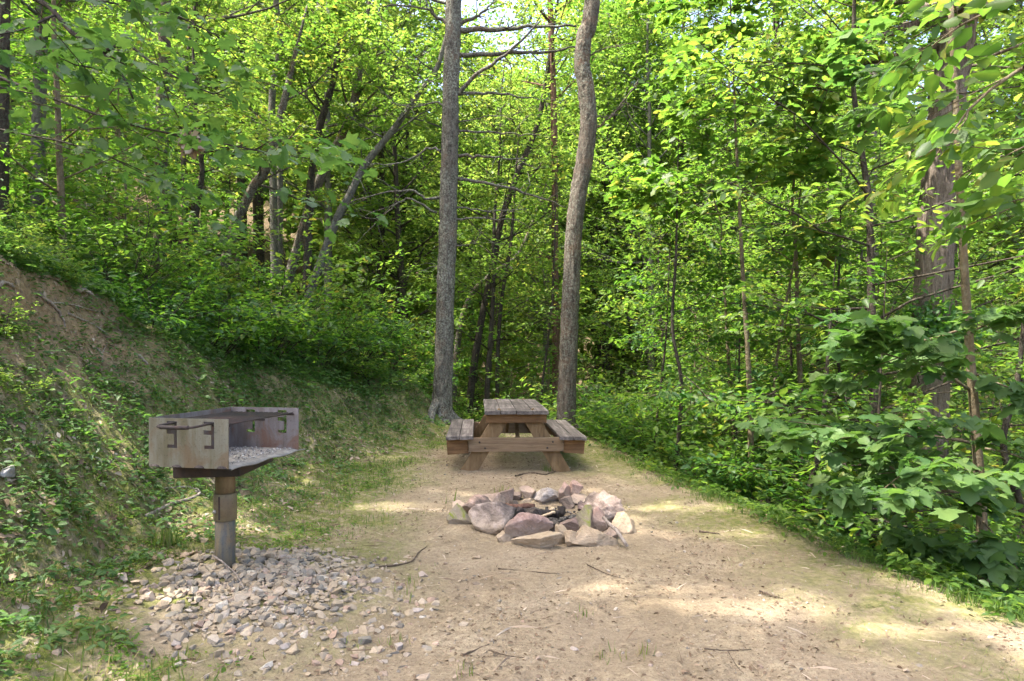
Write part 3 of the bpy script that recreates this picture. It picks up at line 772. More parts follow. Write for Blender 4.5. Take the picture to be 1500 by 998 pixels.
def plate_holes(g, w, h, t, holes, warp=0.0):
    """plate in local x (0..w), z (0..h), thickness along y; rectangular holes (x0,z0,x1,z1)"""
    g.flat = True
    xs = sorted(set([0, w] + [v for q in holes for v in (q[0], q[2])] + list(np.linspace(0, w, 9))))
    zs = sorted(set([0, h] + [v for q in holes for v in (q[1], q[3])] + list(np.linspace(0, h, 5))))
    nx, nz = len(xs), len(zs)
    def full(i, j):
        if not (0 <= i < nx - 1 and 0 <= j < nz - 1): return False
        cx, cz = (xs[i] + xs[i+1]) / 2, (zs[j] + zs[j+1]) / 2
        return not any(q[0] < cx < q[2] and q[1] < cz < q[3] for q in holes)
    V = [(x, y, z) for y in (0, t) for z in zs for x in xs]
    id_ = lambda i, j, k: k * nx * nz + j * nx + i
    F = []
    for i in range(nx - 1):
        for j in range(nz - 1):
            if not full(i, j): continue
            F.append([id_(i,j,0), id_(i+1,j,0), id_(i+1,j+1,0), id_(i,j+1,0)])
            F.append([id_(i,j,1), id_(i,j+1,1), id_(i+1,j+1,1), id_(i+1,j,1)])
            if not full(i-1, j): F.append([id_(i,j,0), id_(i,j+1,0), id_(i,j+1,1), id_(i,j,1)])
            if not full(i+1, j): F.append([id_(i+1,j,0), id_(i+1,j,1), id_(i+1,j+1,1), id_(i+1,j+1,0)])
            if not full(i, j-1): F.append([id_(i,j,0), id_(i,j,1), id_(i+1,j,1), id_(i+1,j,0)])
            if not full(i, j+1): F.append([id_(i,j+1,0), id_(i+1,j+1,0), id_(i+1,j+1,1), id_(i,j+1,1)])
    V = np.array(V, float); V[:, 1] += warp * np.sin(V[:, 0] / w * 3.1) * (V[:, 2] / h)
    g.add(V, np.array(F))

GW, GD, GH = .452, .70, .25
ang = math.atan2(-.197, 1)          # the box is turned a little
yl = 3.5; p0 = P(218, 612, yl)
gbase = hz(-1.64, 3.9)
zt = p0[2]; zb = zt - GH
grill = thing('pedestal_grill', 'rusty steel park grill on a round post standing in the gravel', 'grill', (p0[0], p0[1], 0), ang)
slots = []
for s in (.31, .775):
    sx = s * GW
    slots += [(sx + .006, .098, sx + .024, .236), (sx - .036, .220, sx + .006, .236), (sx - .036, .170, sx + .006, .192), (sx - .032, .098, sx + .006, .116)]
for yy, mt, wp in ((0, GALV, -.004), (GD, SOOT, .003)):
    g = Geo(); plate_holes(g, GW, GH, .005, slots, wp)
    o = obj('side_panel', g, mt, grill); o.location = (0, yy, zb)
    o['label'] = 'tan streaked near plate with stepped slots' if yy == 0 else 'sooty far plate with stepped slots'
g = Geo(); plate_holes(g, GD - .007, GH, .004, [])
o = obj('back_panel', g, SOOT, grill); o.rotation_euler = (0, 0, R(90)); o.location = (.004, .006, zb)
# floor with a ragged lip on the open side
fx = np.linspace(.005, GW + .014, 16); fy = np.linspace(.007, GD + .06, 26); FX, FY = np.meshgrid(fx, fy)
keep = (FY < GD - .002) | (FX > GW + .004)
zf = zb + .004 + .0 * FX - .012 * sst(GW, GW + .03, FX) + .006 * np.sin(FY * 21) * sst(GW - .02, GW + .03, FX) + (fbm(FX.ravel() * 30, FY.ravel() * 30, seed=4).reshape(FX.shape)) * .012 * (FX < GW)
V = np.stack([FX.ravel(), FY.ravel(), zf.ravel()], -1); nx = 16
F = [[j * nx + i, j * nx + i + 1, (j + 1) * nx + i + 1, (j + 1) * nx + i] for j in range(25) for i in range(15) if FY[j + 1, 0] < GD - .004 or FX[0, i] > GW]
Vb = V - np.array([0, 0, .006]); nV = len(V)
g = Geo(); g.add(np.concatenate([V, Vb]), np.array(F + [[a + nV, d + nV, c + nV, b + nV] for a, b, c, d in F]))
e = [j * nx + 15 for j in range(26)]
g.Q.append(np.array([[e[j], e[j] + nV, e[j + 1] + nV, e[j + 1]] for j in range(25)]))
obj('floor_plate', g, ASHF, grill)
g = Geo(); rng = np.random.default_rng(5); n = 420
stamp(g, CH, np.stack([rng.uniform(.03, GW - .02, n), rng.uniform(.03, GD - .03, n), np.full(n, zb + .014)], -1), rng.uniform(.002, .008, n), rng, .5)
m, nt, out = newmat('pale_ash'); co = coords(nt, 'Object'); lc = attr(nt, 'lc')
finish(nt, out, ramp(nt, lc, [(0, (.07, .065, .06)), (.3, (.22, .21, .20)), (.7, (.36, .35, .335)), (1, (.5, .49, .47))]), .95)
kind(obj('ash', g, m, grill), 'stuff')
g = Geo()
for k in range(13): add_tube(g, [(.025 + k * (GW - .05) / 12, .02, zb + .222), (.025 + k * (GW - .05) / 12, GD - .02, zb + .222)], .0048, 6)
for yy in (.03, GD * .5, GD - .03): add_tube(g, [(.012, yy, zb + .214), (GW - .012, yy, zb + .214)], .0065, 6)
grate = obj('cooking_grate', g.mesh('cooking_grate', True), DARKM, grill)
hp = [(.31 * GW + .004, .03, zb + .226), (.31 * GW + .002, -.03, zb + .226), (.31 * GW - .005, -.10, zb + .222), (.31 * GW + .025, -.125, zb + .219),
      (.54 * GW, -.13, zb + .218), (.775 * GW - .03, -.125, zb + .219), (.775 * GW, -.10, zb + .222), (.775 * GW + .004, -.03, zb + .226), (.775 * GW + .004, .03, zb + .226)]
g = Geo(); add_tube(g, smooth_path(hp, 50), .0065, 8); obj('handle', g.mesh('handle', True), DARKM, grate)
add_g = Geo(); add_tube(add_g, smooth_path(hp[3:6], 20), .0105, 10); obj('grip', add_g.mesh('grip', True), DARKM, grate)
for k in range(4):
    g = Geo(); a = np.linspace(0, math.pi, 9); rx, rz = .028, .014; cx = .034 + k * .128 if k < 3 else GW - .034
    V = [(cx + rx * math.cos(t), -.0035, zb + .001 + rz * math.sin(t)) for t in a] + [(cx + rx * math.cos(t), -.001, zb + .001 + rz * math.sin(t)) for t in a]
    T = [[0, i + 1, i] for i in range(1, 8)]; g.add(np.array(V), np.array(T)); g.Q.append(np.array([[i, i + 1, i + 10, i + 9] for i in range(8)]))
    obj('weld_tab', g, DARKM, grill)
# post, sleeve, bracket in the grill's frame
ca, sa = math.cos(-ang), math.sin(-ang)
dx, dy = P(330, 0, 3.86)[0] - p0[0], 3.86 - p0[1]
lx, ly = dx * ca - dy * sa, dx * sa + dy * ca
pr = .0545
g = Geo(); add_tube(g, [(lx, ly, gbase - .15), (lx, ly, gbase + .1), (lx, ly, CAMH - .245 * 3.86)], pr, 28); obj('post', g.mesh('post', True), PIPE, grill)
zs0, zs1 = CAMH - .246 * 3.86, CAMH - .207 * 3.86
g = Geo(); q = .0625
add_tube(g, [(lx, ly, zs0), (lx, ly, zs0 + .003), (lx, ly, zs1 - .003), (lx, ly, zs1)], [q - .003, q, q, q - .003], 28)
sl = obj('sleeve', g.mesh('sleeve', False), SLEEVE, grill)
g = Geo(); box_geo(g, (lx + .004, ly - q + .001, (zs0 + zs1) / 2), (.010, .008, (zs1 - zs0) * .86), a=0, bev=.002); obj('seam', g, DARKM, sl)
g = Geo(); add_tube(g, [(lx - .026, ly - q + .009, zs0 + .055), (lx - .0275, ly - q - .004, zs0 + .055)], [.011, .010], 12); obj('bolt', g, BRITE, sl)
g = Geo(); add_tube(g, [(lx, ly, zs1 - .002), (lx, ly, zb - .02)], pr - .001, 28); obj('upper_post', g.mesh('upper_post', True), PIPE_UP, grill)
g = Geo(); rb = rotm('z', -ang)
def loc_g(x, y): return ((x - p0[0]) * ca - (y - p0[1]) * sa, (x - p0[0]) * sa + (y - p0[1]) * ca)
bx_, by_ = loc_g(-1.645, 3.93)
box_geo(g, (bx_, by_, zb - .048), (.36, .52, .082), rb @ rotm('y', R(-1.5)), bev=.004)
obj('mounting_bracket', g, DARKM, grill)

# ================================================================== PICNIC TABLE
def wood_mat(name, a, b, c3, axis_scale, sc=14, stain=(.05, .04, .035), st=.5, rough=.85):
    m, nt, out = newmat(name)
    v = coords(nt, 'Object', axis_scale); co = coords(nt, 'Object')
    lc = attr(nt, 'lc')
    n1 = noise(nt, v, sc, 6, .65, dist=.4); n2 = noise(nt, co, 5, 4, .6); n3 = noise(nt, v, sc * 4, 4, .7)
    c = ramp(nt, n1, [(.3, a), (.5, b), (.7, c3)])
    c = mixc(nt, mapr(nt, n2, .42, .64, 0, st), c, stain)
    c = mixc(nt, mapr(nt, n3, .55, .7, 0, .5), c, tuple(q * .5 for q in a))
    hs = nd(nt, 'ShaderNodeHueSaturation', {'Color': c, 'Value': mth(nt, 'ADD', .82, mth(nt, 'MULTIPLY', lc, .4))})
    finish(nt, out, hs.outputs[0], rough, mth(nt, 'ADD', n1, n3), .5, .006, .2); return m
W_TOP = wood_mat('weathered_grey_board', (.06, .05, .045), (.14, .12, .107), (.26, .23, .205), (1, .05, 1), 30, (.05, .043, .038), .65)
W_ORANGE = wood_mat('warm_brown_timber', (.12, .064, .03), (.20, .112, .052), (.26, .155, .078), (.06, 1, 1), 26, (.085, .05, .028), .5)
W_BEAM = wood_mat('faded_tan_timber', (.10, .067, .04), (.165, .113, .068), (.23, .165, .105), (.06, 1, 1), 26, (.14, .10, .065), .5)
W_LEG = wood_mat('yellow_brown_timber', (.10, .062, .03), (.17, .11, .055), (.235, .16, .088), (.6, 1, .12), 24, (.13, .085, .045), .5)
W_SIDE = wood_mat('dark_stained_timber', (.06, .035, .02), (.12, .07, .038), (.18, .11, .06), (1, .06, 1), 24, (.05, .032, .02), .4)
TY = 7.35; tb = thing('picnic_table', 'weathered wooden picnic table with two attached benches beyond the fire ring', 'picnic table', (P(757, 0, TY)[0], TY, 0), math.atan2(.05, 1))
ZT = CAMH - .0885 * TY + .01; TL = 1.85
g = Geo(); bw = .168
for k in range(4):
    plank_geo(g, ((k - 1.5) * (bw + .006), TL / 2 - (.02, 0, .03, .055)[k] * .5, ZT - .02 + (0, .002, -.001, .001)[k]), (bw, TL - (.0, .02, .02, .05)[k], .042), seed=k + 1, rough=.003)
obj('tabletop', g, W_TOP, tb)
ZS = CAMH - .1235 * TY - .005; sw = .143
for s in (-1, 1):
    g = Geo(); tilt = rotm('y', R(2.0 * s))
    for k in range(2):
        plank_geo(g, (s * (.615 + (k - .5) * (sw + .006)), TL / 2 + .0 + .012 * k, ZS - .02 + (.0 if k else .003) - (.012 if s > 0 else 0)), (sw, TL, .04), tilt, seed=10 + k + 2 * s, rough=.003)
    o = obj('bench_seat', g, W_TOP, tb); o['label'] = 'left bench of two grey boards' if s < 0 else 'right bench of two grey boards'
YA, YB = .13, TL - .13
for yy in (YA, YB):
    # legs lean outwards towards the ground
    for s in (-1, 1):
        x0, x1 = s * .135, s * .545; z0, z1 = ZT - .045, hz(tb.location.x + x1, TY + yy) - .05
        L = math.hypot(x1 - x0, z1 - z0); a = math.atan2(x1 - x0, z0 - z1)
        g = Geo(); plank_geo(g, ((x0 + x1) / 2, yy + .022, (z0 + z1) / 2), (.165, .042, L + .05), rotm('y', -a), seed=30 + s, rough=.002)
        obj('leg', g, W_LEG, tb)
    f = -1 if yy == YA else 1
    g = Geo(); plank_geo(g, (0, yy + f * .0 - .024 if f < 0 else yy + .068, CAMH - .1365 * (TY + .1)), (1.04, .044, .152), seed=40, rough=.002)
    cb_ = obj('crossbeam', g, W_BEAM, tb)
    if f < 0:
        for bx, bz in ((-.40, .03), (-.34, -.035), (.40, .03), (.34, -.035)):
            g = Geo(); zc = CAMH - .1365 * (TY + .1) + bz; add_tube(g, [(bx, yy - .044, zc), (bx, yy - .053, zc)], [.011, .009], 10); obj('bolt', g, DARKM, cb_)
    for s in (-1, 1):
        g = Geo(); plank_geo(g, (s * .64, yy + (.018 if f < 0 else .026), ZS - .125), (.23, .04, .165), rotm('y', R(4 * s)), seed=50 + s, rough=.002)
        obj('seat_cleat', g, W_ORANGE, tb)
    g = Geo(); plank_geo(g, (0, yy + (-.030 if f < 0 else .074), ZT - .045 - .045), (.66, .04, .092), seed=60, rough=.002); obj('top_cleat', g, W_ORANGE, tb)
for s in (-1, 1):
    g = Geo(); p1 = np.array([s * .04 - .01, YA + .1 if s > 0 else YB - .1, CAMH - .14 * TY]); p2 = np.array([s * .03, TL / 2 + s * -.06, ZT - .05])
    dv = p2 - p1; L = np.linalg.norm(dv); a = math.atan2(-dv[1], dv[2])
    plank_geo(g, (p1 + p2) / 2, (.040, .085, L), rotm('x', a), seed=70 + s, rough=.002); obj('brace', g, W_LEG, tb)
for s in (-1, 1):
    g = Geo(); plank_geo(g, (s * .50, TL / 2, ZS - .06), (.035, TL - .36, .085), seed=80 + s, rough=.002)
    obj('side_rail', g, W_SIDE, tb)

# ================================================================== GROUND COVER
def scatter_xy(n, x0, x1, y0, y1, seed, dens):
    r = np.random.default_rng(seed); x = r.uniform(x0, x1, n); y = y0 + (y1 - y0) * r.random(n) ** 1.25
    k = r.random(n) < dens(x, y); return x[k], y[k], r

def keepout(x, y):
    return (((x - .22) / .78) ** 2 + ((y - 5.15) / .8) ** 2 > 1) & (((x + 1.3) / .7) ** 2 + ((y - 3.55) / .65) ** 2 > 1)

# short grass and moss blades
x, y, rng = scatter_xy(210000, -6.5, 3.2, 1.7, 12, 61, lambda x, y: masks(x, y)[0] * sst(.34, .55, fbm(x * 3.1, y * 3.1, seed=14)) * keepout(x, y) * .95 + .0)
n = len(x); hgt = (.018 + .05 * rng.random(n) ** 2.2 * (.5 + vnoise(x * 1.3, y * 1.3, seed=9))) * (1 - .5 * sst(.2, .9, x - foot_x(y)))
pos = np.stack([x, y, H(x, y) - .003], -1); a = rng.random(n) * 6.283
X = np.stack([np.cos(a) * .5, np.sin(a) * .5, .5 + rng.random(n)], -1); Z = np.stack([np.cos(a), np.sin(a), -.5 + 0 * a], -1) + rng.normal(0, .3, (n, 3))
T_BL = (np.array([[0, .05, 0], [0, -.05, 0], [.6, -.035, .02], [.6, .035, .02], [1, 0, -.12]], float), np.array([[0, 1, 2], [0, 2, 3], [3, 2, 4]]))
lc = np.clip(rng.normal(.45, .2, n) + (vnoise(x * 2.4, y * 2.4, seed=12) - .5) * .7, 0, 1)
g = Geo(); place(g, T_BL, pos, X, Z, hgt, lc)
# taller fringe along the right hand edge, tufts on the dirt
n = 11000; r = np.random.default_rng(62); y = 2.2 + r.random(n) ** 1.1 * 9; x = edge_x(y) + np.abs(r.normal(0, .26, n)) - .16 + .5 * (fbm(y * 1.6, y * 0, seed=3) - .5) * 2
q = sst(.40, .6, fbm(x * 2.5, y * 2.5, seed=19)); k = r.random(n) < .25 + q; x, y, q = x[k], y[k], q[k]; n = len(x)
hgt = (.020 + .065 * r.random(n) ** 2) * (.6 + .6 * q) * (.45 + .55 * sst(-.2, .1, x - edge_x(y))); a = r.random(n) * 6.283
pos = np.stack([x, y, H(x, y) - .004], -1); X = np.stack([np.cos(a) * .6, np.sin(a) * .6, .6 + r.random(n)], -1); Z = np.stack([np.cos(a), np.sin(a), -.5 + 0 * a], -1)
place(g, T_BL, pos, X, Z, hgt, np.clip(r.normal(.33, .16, n), 0, .8))
for px, py, cnt, hh in [(885, 965, 16, .055), (938, 960, 14, .06), (660, 735, 5, .14), (600, 855, 14, .05), (590, 870, 16, .05), (1040, 700, 40, .07), (735, 720, 26, .06), (245, 665, 60, .12), (860, 905, 12, .05), (688, 985, 16, .05), (578, 945, 14, .05), (800, 690, 30, .08), (1120, 730, 30, .08), (470, 700, 60, .06)]:
    c = ground_pt(px, py); q = c[:2] + r.normal(0, .035, (cnt, 2)); a = r.random(cnt) * 6.283
    pos = np.stack([q[:, 0], q[:, 1], H(q[:, 0], q[:, 1])], -1)
    place(g, T_BL, pos, np.stack([np.cos(a) * .35, np.sin(a) * .35, .7 + r.random(cnt)], -1), np.stack([np.cos(a), np.sin(a), -.5 + 0 * a], -1), hh * (.5 + .7 * r.random(cnt)), np.clip(r.normal(.6, .25, cnt), 0, 1))
kind(tag(obj('grass', g, GRASS), 'short sparse grass and moss on the bank foot and the right edge', 'grass'), 'stuff')

# small broad leaved weeds, densest on the bank
def weeds(name, label, seed, n, x0, x1, y0, y1, dens, lsize, hh, mat, tpl=T_OVAL, per=9, lcm=.4):
    x, y, r = scatter_xy(n, x0, x1, y0, y1, seed, dens)
    m_ = len(x); k = np.repeat(np.arange(m_), per); N = len(k)
    s0 = (.55 + .9 * r.random(m_))[k]
    a = r.random(N) * 6.283; rad = lsize * (.25 + 1.3 * r.random(N)) * s0
    px, py = x[k] + np.cos(a) * rad, y[k] + np.sin(a) * rad
    pz = H(px, py) + hh * s0 * (.15 + .85 * r.random(N))
    X = np.stack([np.cos(a), np.sin(a), r.normal(.05, .3, N)], -1); Z = np.stack([-np.cos(a) * .2, -np.sin(a) * .2, np.ones(N)], -1) + r.normal(0, .28, (N, 3))
    g = Geo(); tl = r.normal(0, .15, m_)[k]
    place(g, tpl, np.stack([px, py, pz], -1), X, Z, lsize * s0 * (.6 + .6 * r.random(N)), np.clip(r.normal(lcm, .15, N) + tl, 0, .97))
    return kind(tag(obj(name, g, mat), label, 'weeds'), 'stuff')
def bankd(x, y):
    t = foot_x(y) - x; n_ = .5 * fbm(x * 2.1, y * 2.1, seed=50) + .5 * fbm(x * 7, y * 7, seed=49)
    lo = .55 * sst(.0, .8, t) * sst(.38, .6, n_); hi = sst(1.95, 2.4, t) * sst(.28, .45, n_); mid = (.85 + .15 * sst(6, 7.5, y)) * sst(.5, 1.2, t) * sst(.28, .50, n_)
    win = sst(3.3, 4.2, y) * (1 - sst(5.6, 6.6, y)) * sst(1.45, 1.7, t) * (1 - sst(2.0, 2.25, t))
    return np.clip(np.maximum(np.maximum(lo, hi), mid) * (1 - .25 * win), 0, 1) * keepout(x, y)
weeds('bank_weeds', 'small broad leaved weeds growing over the left bank', 71, 42000, -9.5, -1.0, 1.8, 13, bankd, .040, .065, LEAFB, per=7, lcm=.5)
weeds('ledge_plants', 'leafy plants covering the ledge above the clay cut and the upper bank', 75, 16000, -9.5, -.9, 2.2, 14, lambda x, y: np.maximum(sst(2.0, 2.35, foot_x(y) - x), .75 * sst(6.0, 7.5, y) * sst(1.0, 1.6, foot_x(y) - x)) * (1 - sst(3.8, 5.2, foot_x(y) - x)) * sst(.34, .52, .5 * fbm(x * 1.7, y * 1.7, seed=57) + .5 * fbm(x * 5, y * 5, seed=58)), .066, .17, LEAFB, per=9, lcm=.5)
weeds('creeping_weeds', 'bright clover like weeds creeping over the bank foot', 72, 20000, -6, -.5, 1.7, 11, lambda x, y: .8 * sst(.05, .5, foot_x(y) - x + .5) * sst(.40, .56, fbm(x * 2.7, y * 2.7, seed=51)) * keepout(x, y), .022, .025, LEAFY, per=8, lcm=.35)
weeds('edge_weeds', 'low green weeds along the drop at the right edge', 73, 5200, .4, 4.5, 2.2, 12, lambda x, y: sst(-.12, .1, x - edge_x(y)) * (1 - .6 * sst(.8, 2, x - edge_x(y))) * sst(.36, .5, fbm(x * 2, y * 2, seed=53)), .05, .10, LEAF, per=9, lcm=.45)
weeds('woodland_undergrowth', 'dark leafy undergrowth covering the wood floor', 74, 24000, -24, 22, 3, 38, lambda x, y: np.maximum(np.maximum(sst(.7, 1.6, x - edge_x(y)) * .9, sst(.3, 1.5, y - 11.6)), sst(2.7, 3.4, foot_x(y) - x) * .8) * sst(.38, .5, fbm(x * .9, y * .9, seed=54)), .085, .34, LEAFD, per=11, lcm=.4)
# dead leaves and litter
def litter_(seed, n, x0, x1, y0, y1, dens, s0, s1, name, label, lcm=.45, lift=.006):
    x, y, r = scatter_xy(n, x0, x1, y0, y1, seed, dens); n_ = len(x)
    a = r.random(n_) * 6.283
    X = np.stack([np.cos(a), np.sin(a), r.normal(0, .35, n_)], -1); Z = np.array([0, 0, 1.]) + r.normal(0, .45, (n_, 3))
    e = .05; gx_ = (H(x + e, y) - H(x - e, y)) / (2 * e); Z[:, 0] -= gx_; X[:, 2] += gx_ * X[:, 0]
    g = Geo(); place(g, T_OVAL, np.stack([x, y, H(x, y) + lift], -1), X, Z, s0 + (s1 - s0) * r.random(n_) ** 2, np.clip(r.normal(lcm, .24, n_), 0, 1))
    return kind(tag(obj(name, g, LITTER), label, 'litter'), 'stuff')
litter_(81, 150000, -8, -.9, 1.7, 12, lambda x, y: np.maximum(masks(x, y)[1] * .9, .35 * sst(.0, .5, foot_x(y) - x)) * sst(.3, .6, fbm(x * 2.6, y * 2.6, seed=56)) * keepout(x, y), .016, .075, 'bank_litter', 'brown dead leaves and bark scraps on the bank')
litter_(82, 52000, -2.2, 2.7, 1.7, 11, lambda x, y: masks(x, y)[3] * keepout(x, y) * (.25 + .75 * sst(.4, .6, fbm(x * 2.3, y * 2.3, seed=59))), .004, .030, 'dirt_litter', 'tiny dark leaf crumbs strewn on the bare dirt', .20, .003)
litter_(83, 50000, -20, 20, 5, 30, lambda x, y: np.maximum(sst(.1, .6, x - edge_x(y)), np.maximum(sst(0, 1, y - 11.5), sst(2.2, 3, foot_x(y) - x))), .05, .12, 'wood_litter', 'dead leaves carpeting the wood floor')
# needles and straws on the dirt and bank
n = 15000; r = np.random.default_rng(84); x = np.where(r.random(n) < .8, r.uniform(-5.2, -.9, n), r.uniform(-1, 2.6, n)); y = 1.8 + r.random(n) ** 1.3 * 8.5; k = keepout(x, y) & (r.random(n) < .4 + .6 * (x < -1.2)); x, y = x[k], y[k]; n = len(x); a = r.random(n) * 6.283
gx_ = (H(x + .04, y) - H(x - .04, y)) / .08
g = Geo(); place(g, (np.array([[0, .02, 0], [0, -.02, 0], [1, 0, .02], [.5, 0, .05]], float), np.array([[0, 1, 3], [3, 1, 2], [0, 3, 2]])), np.stack([x, y, H(x, y) + .004], -1), np.stack([np.cos(a), np.sin(a), gx_ * np.cos(a) + r.normal(0, .12, n)], -1), np.array([[0, 0, 1.]]) + r.normal(0, .3, (n, 3)), np.where(x < -1, .02 + .09 * r.random(n) ** 3, .03 + .14 * r.random(n) ** 3), np.clip(r.normal(.6, .3, n), 0, 1))
kind(tag(obj('straw_litter', g, LITTER), 'dry straws and pine needles scattered on the ground', 'litter'), 'stuff')
# ================================================================== TREES
def bark_tube(path, rad, sides, depth, seed, vs=.25, sc=26):
    V, F, T = tube(path, rad, sides)
    n = len(path); c = np.repeat(path, sides, 0); v = V[:n * sides]; d = v - c; L = np.linalg.norm(d, axis=1)[:, None] + 1e-9
    u = d / L
    q = 1 - np.abs(2 * fbm(u[:, 0] * L[:, 0] * sc, u[:, 1] * L[:, 0] * sc, c[:, 2] * sc * vs, seed, 4) - 1) * 1.6
    lump = fbm(u[:, 0] * 1.3, u[:, 1] * 1.3, c[:, 2] * 1.1, seed + 5, 3) - .5
    V[:n * sides] = c + u * (L * (1 + lump[:, None] * .22) - depth * q[:, None])
    return V, F, T

def px_path(pts, d0):
    return np.array([P(p[0], p[1], p[2] if len(p) > 2 else d0) for p in pts])

def custom_tree(name, label, cat, trunk, d0, r0, r1, bark, leafm, nleaf, tpl, lsize, seed, limbs=(), dead=(), auto=0, cb=.5, ll=2.0, extend=0.0,
                sides=10, depth=0, group=None, lcm=.45, flat=.4, wide=.3, reject=None, up=.3, rise=.3, deadmat=None, flare=.35, sub=6, roots=0):
    rng = np.random.default_rng(seed)
    path = px_path(trunk, d0)
    b = path[0].copy(); b[2] = hz(b[0], b[1]); base = b.copy()
    if path[0][2] > b[2] + .02:
        dv = path[0] - path[1]; k = (path[0][2] - b[2]) / max(1e-6, -dv[2]) if dv[2] < 0 else 0
        q = path[0] + dv * k * .6; base = np.array([q[0], q[1], hz(q[0], q[1])])
        path = np.concatenate([[base - [0, 0, .12]], path])
    else:
        base = np.array([path[0][0], path[0][1], b[2]]); path[0][2] = b[2] - .15
    if extend:
        dv = path[-1] - path[-2]; dv = dv / np.linalg.norm(dv) * .45 + np.array([0, 0, .6])
        path = np.concatenate([path, [path[-1] + dv * extend * .5, path[-1] + dv * extend]])
    path = path - base
    n = 40 if depth == 0 else 260
    sp = smooth_path(path, n); seg = np.linalg.norm(np.diff(sp, axis=0), axis=1); s = np.concatenate([[0], np.cumsum(seg)]); tt = s / s[-1]
    vis = min(1, (tt[-1]))
    rad = r0 + (r1 - r0) * np.minimum(tt / (1 - .35 * (extend > 0)), 1)
    if extend: rad = np.where(tt > .65, r1 * (1 - .8 * (tt - .65) / .35), rad)
    rad = rad * (1 + flare * np.exp(-s / .22))
    root = thing(name, label, cat, tuple(base), 0, group)
    g = Geo()
    if depth:
        V, F, T = bark_tube(sp, rad, sides, depth, seed); g.add(V, F); g.T.append(T)
    else: add_tube(g, sp, rad, sides)
    obj('trunk', g.mesh('trunk', True), bark, root)
    for k in range(roots):
        a = -2.6 + k * 5.4 / max(1, roots) + rng.normal(0, .25); Lr = .45 + .5 * rng.random(); qs = []
        for f in np.linspace(0, 1, 7):
            rx, ry = base[0] + math.cos(a + .5 * f) * (r0 * .7 + Lr * f), base[1] + math.sin(a + .5 * f) * (r0 * .7 + Lr * f)
            qs.append([rx, ry, hz(rx, ry) + .16 * (1 - f) ** 3 + .02 * (1 - f) - .05 * f])
        g = Geo(); add_tube(g, smooth_path(np.array(qs) - base, 14), np.linspace(r0 * .42, .015, 14), 8); obj('root', g.mesh('root', True), bark, root)
    tw = []; br = Geo()
    for lp in limbs:
        pts, r = lp[0], lp[1]; lg = Geo()
        q = smooth_path(px_path(pts, d0) - base, 8)
        add_limb(lg, tw, rng, q, r, lp[2] if len(lp) > 2 else sub)
        obj('branch', lg.mesh('branch', True), bark, root)
    for k in range(auto):
        f = cb + (1 - cb) * (k + .6 * rng.random()) / auto; i = min(int(f * (n - 1)), n - 2); p = sp[i]
        a = k * 2.399 + rng.normal(0, .4); L = ll * (.55 + .6 * rng.random()) * (1.1 - .55 * (f - cb) / (1 - cb))
        q = limb(rng, p, (math.cos(a), math.sin(a), rise + rng.normal(0, .15)), L, 6, up, .13)
        bg_ = Geo() if auto <= 12 else br
        add_limb(bg_, tw, rng, q, max(.006, rad[i] * .33), sub)
        if auto <= 12: obj('branch', bg_.mesh('branch', True), bark, root)
    for dp in dead:
        q0 = px_path(dp[0], d0) - base; q = smooth_path(q0, 14); g = Geo()
        q[1:] += rng.normal(0, .012, (13, 3)); q[:, 1] += np.linspace(0, dp[2] if len(dp) > 2 else 0, 14)
        add_tube(g, q, np.linspace(dp[1], dp[1] * .3, 14), 7)
        for _ in range(5):
            i = rng.integers(4, 13); dv = (q[i] - q[i - 1]); dv = dv / np.linalg.norm(dv) + rng.normal(0, .7, 3)
            w = limb(rng, q[i], dv, .25 + .5 * rng.random(), 4, 0, .3); add_tube(g, w, np.linspace(dp[1] * .28, .003, 5), 4)
        obj('dead_limb', g.mesh('dead_limb', True), deadmat or bark, root)
    if br.n: obj('branches', br.mesh('branches', True), bark, root)
    if 13 <= d0 <= 16: nleaf = int(nleaf * .65)
    if nleaf and tw:
        g = Geo(); spray_leaves(g, tw, nleaf, tpl, lsize, np.random.default_rng(seed + 7), wide, flat, lcm, .2, reject, base)
        obj('crown', g, leafm, root)
    return root

def reject_gap(w):
    gx_ = w[:, 0] - SUN[0] / SUN[2] * w[:, 2]; gy_ = w[:, 1] - SUN[1] / SUN[2] * w[:, 2]
    inside = (gx_ > -16) & (gx_ < 8) & (gy_ > 0) & (gy_ < 24)
    return (lit(gx_, gy_) > .5) & inside

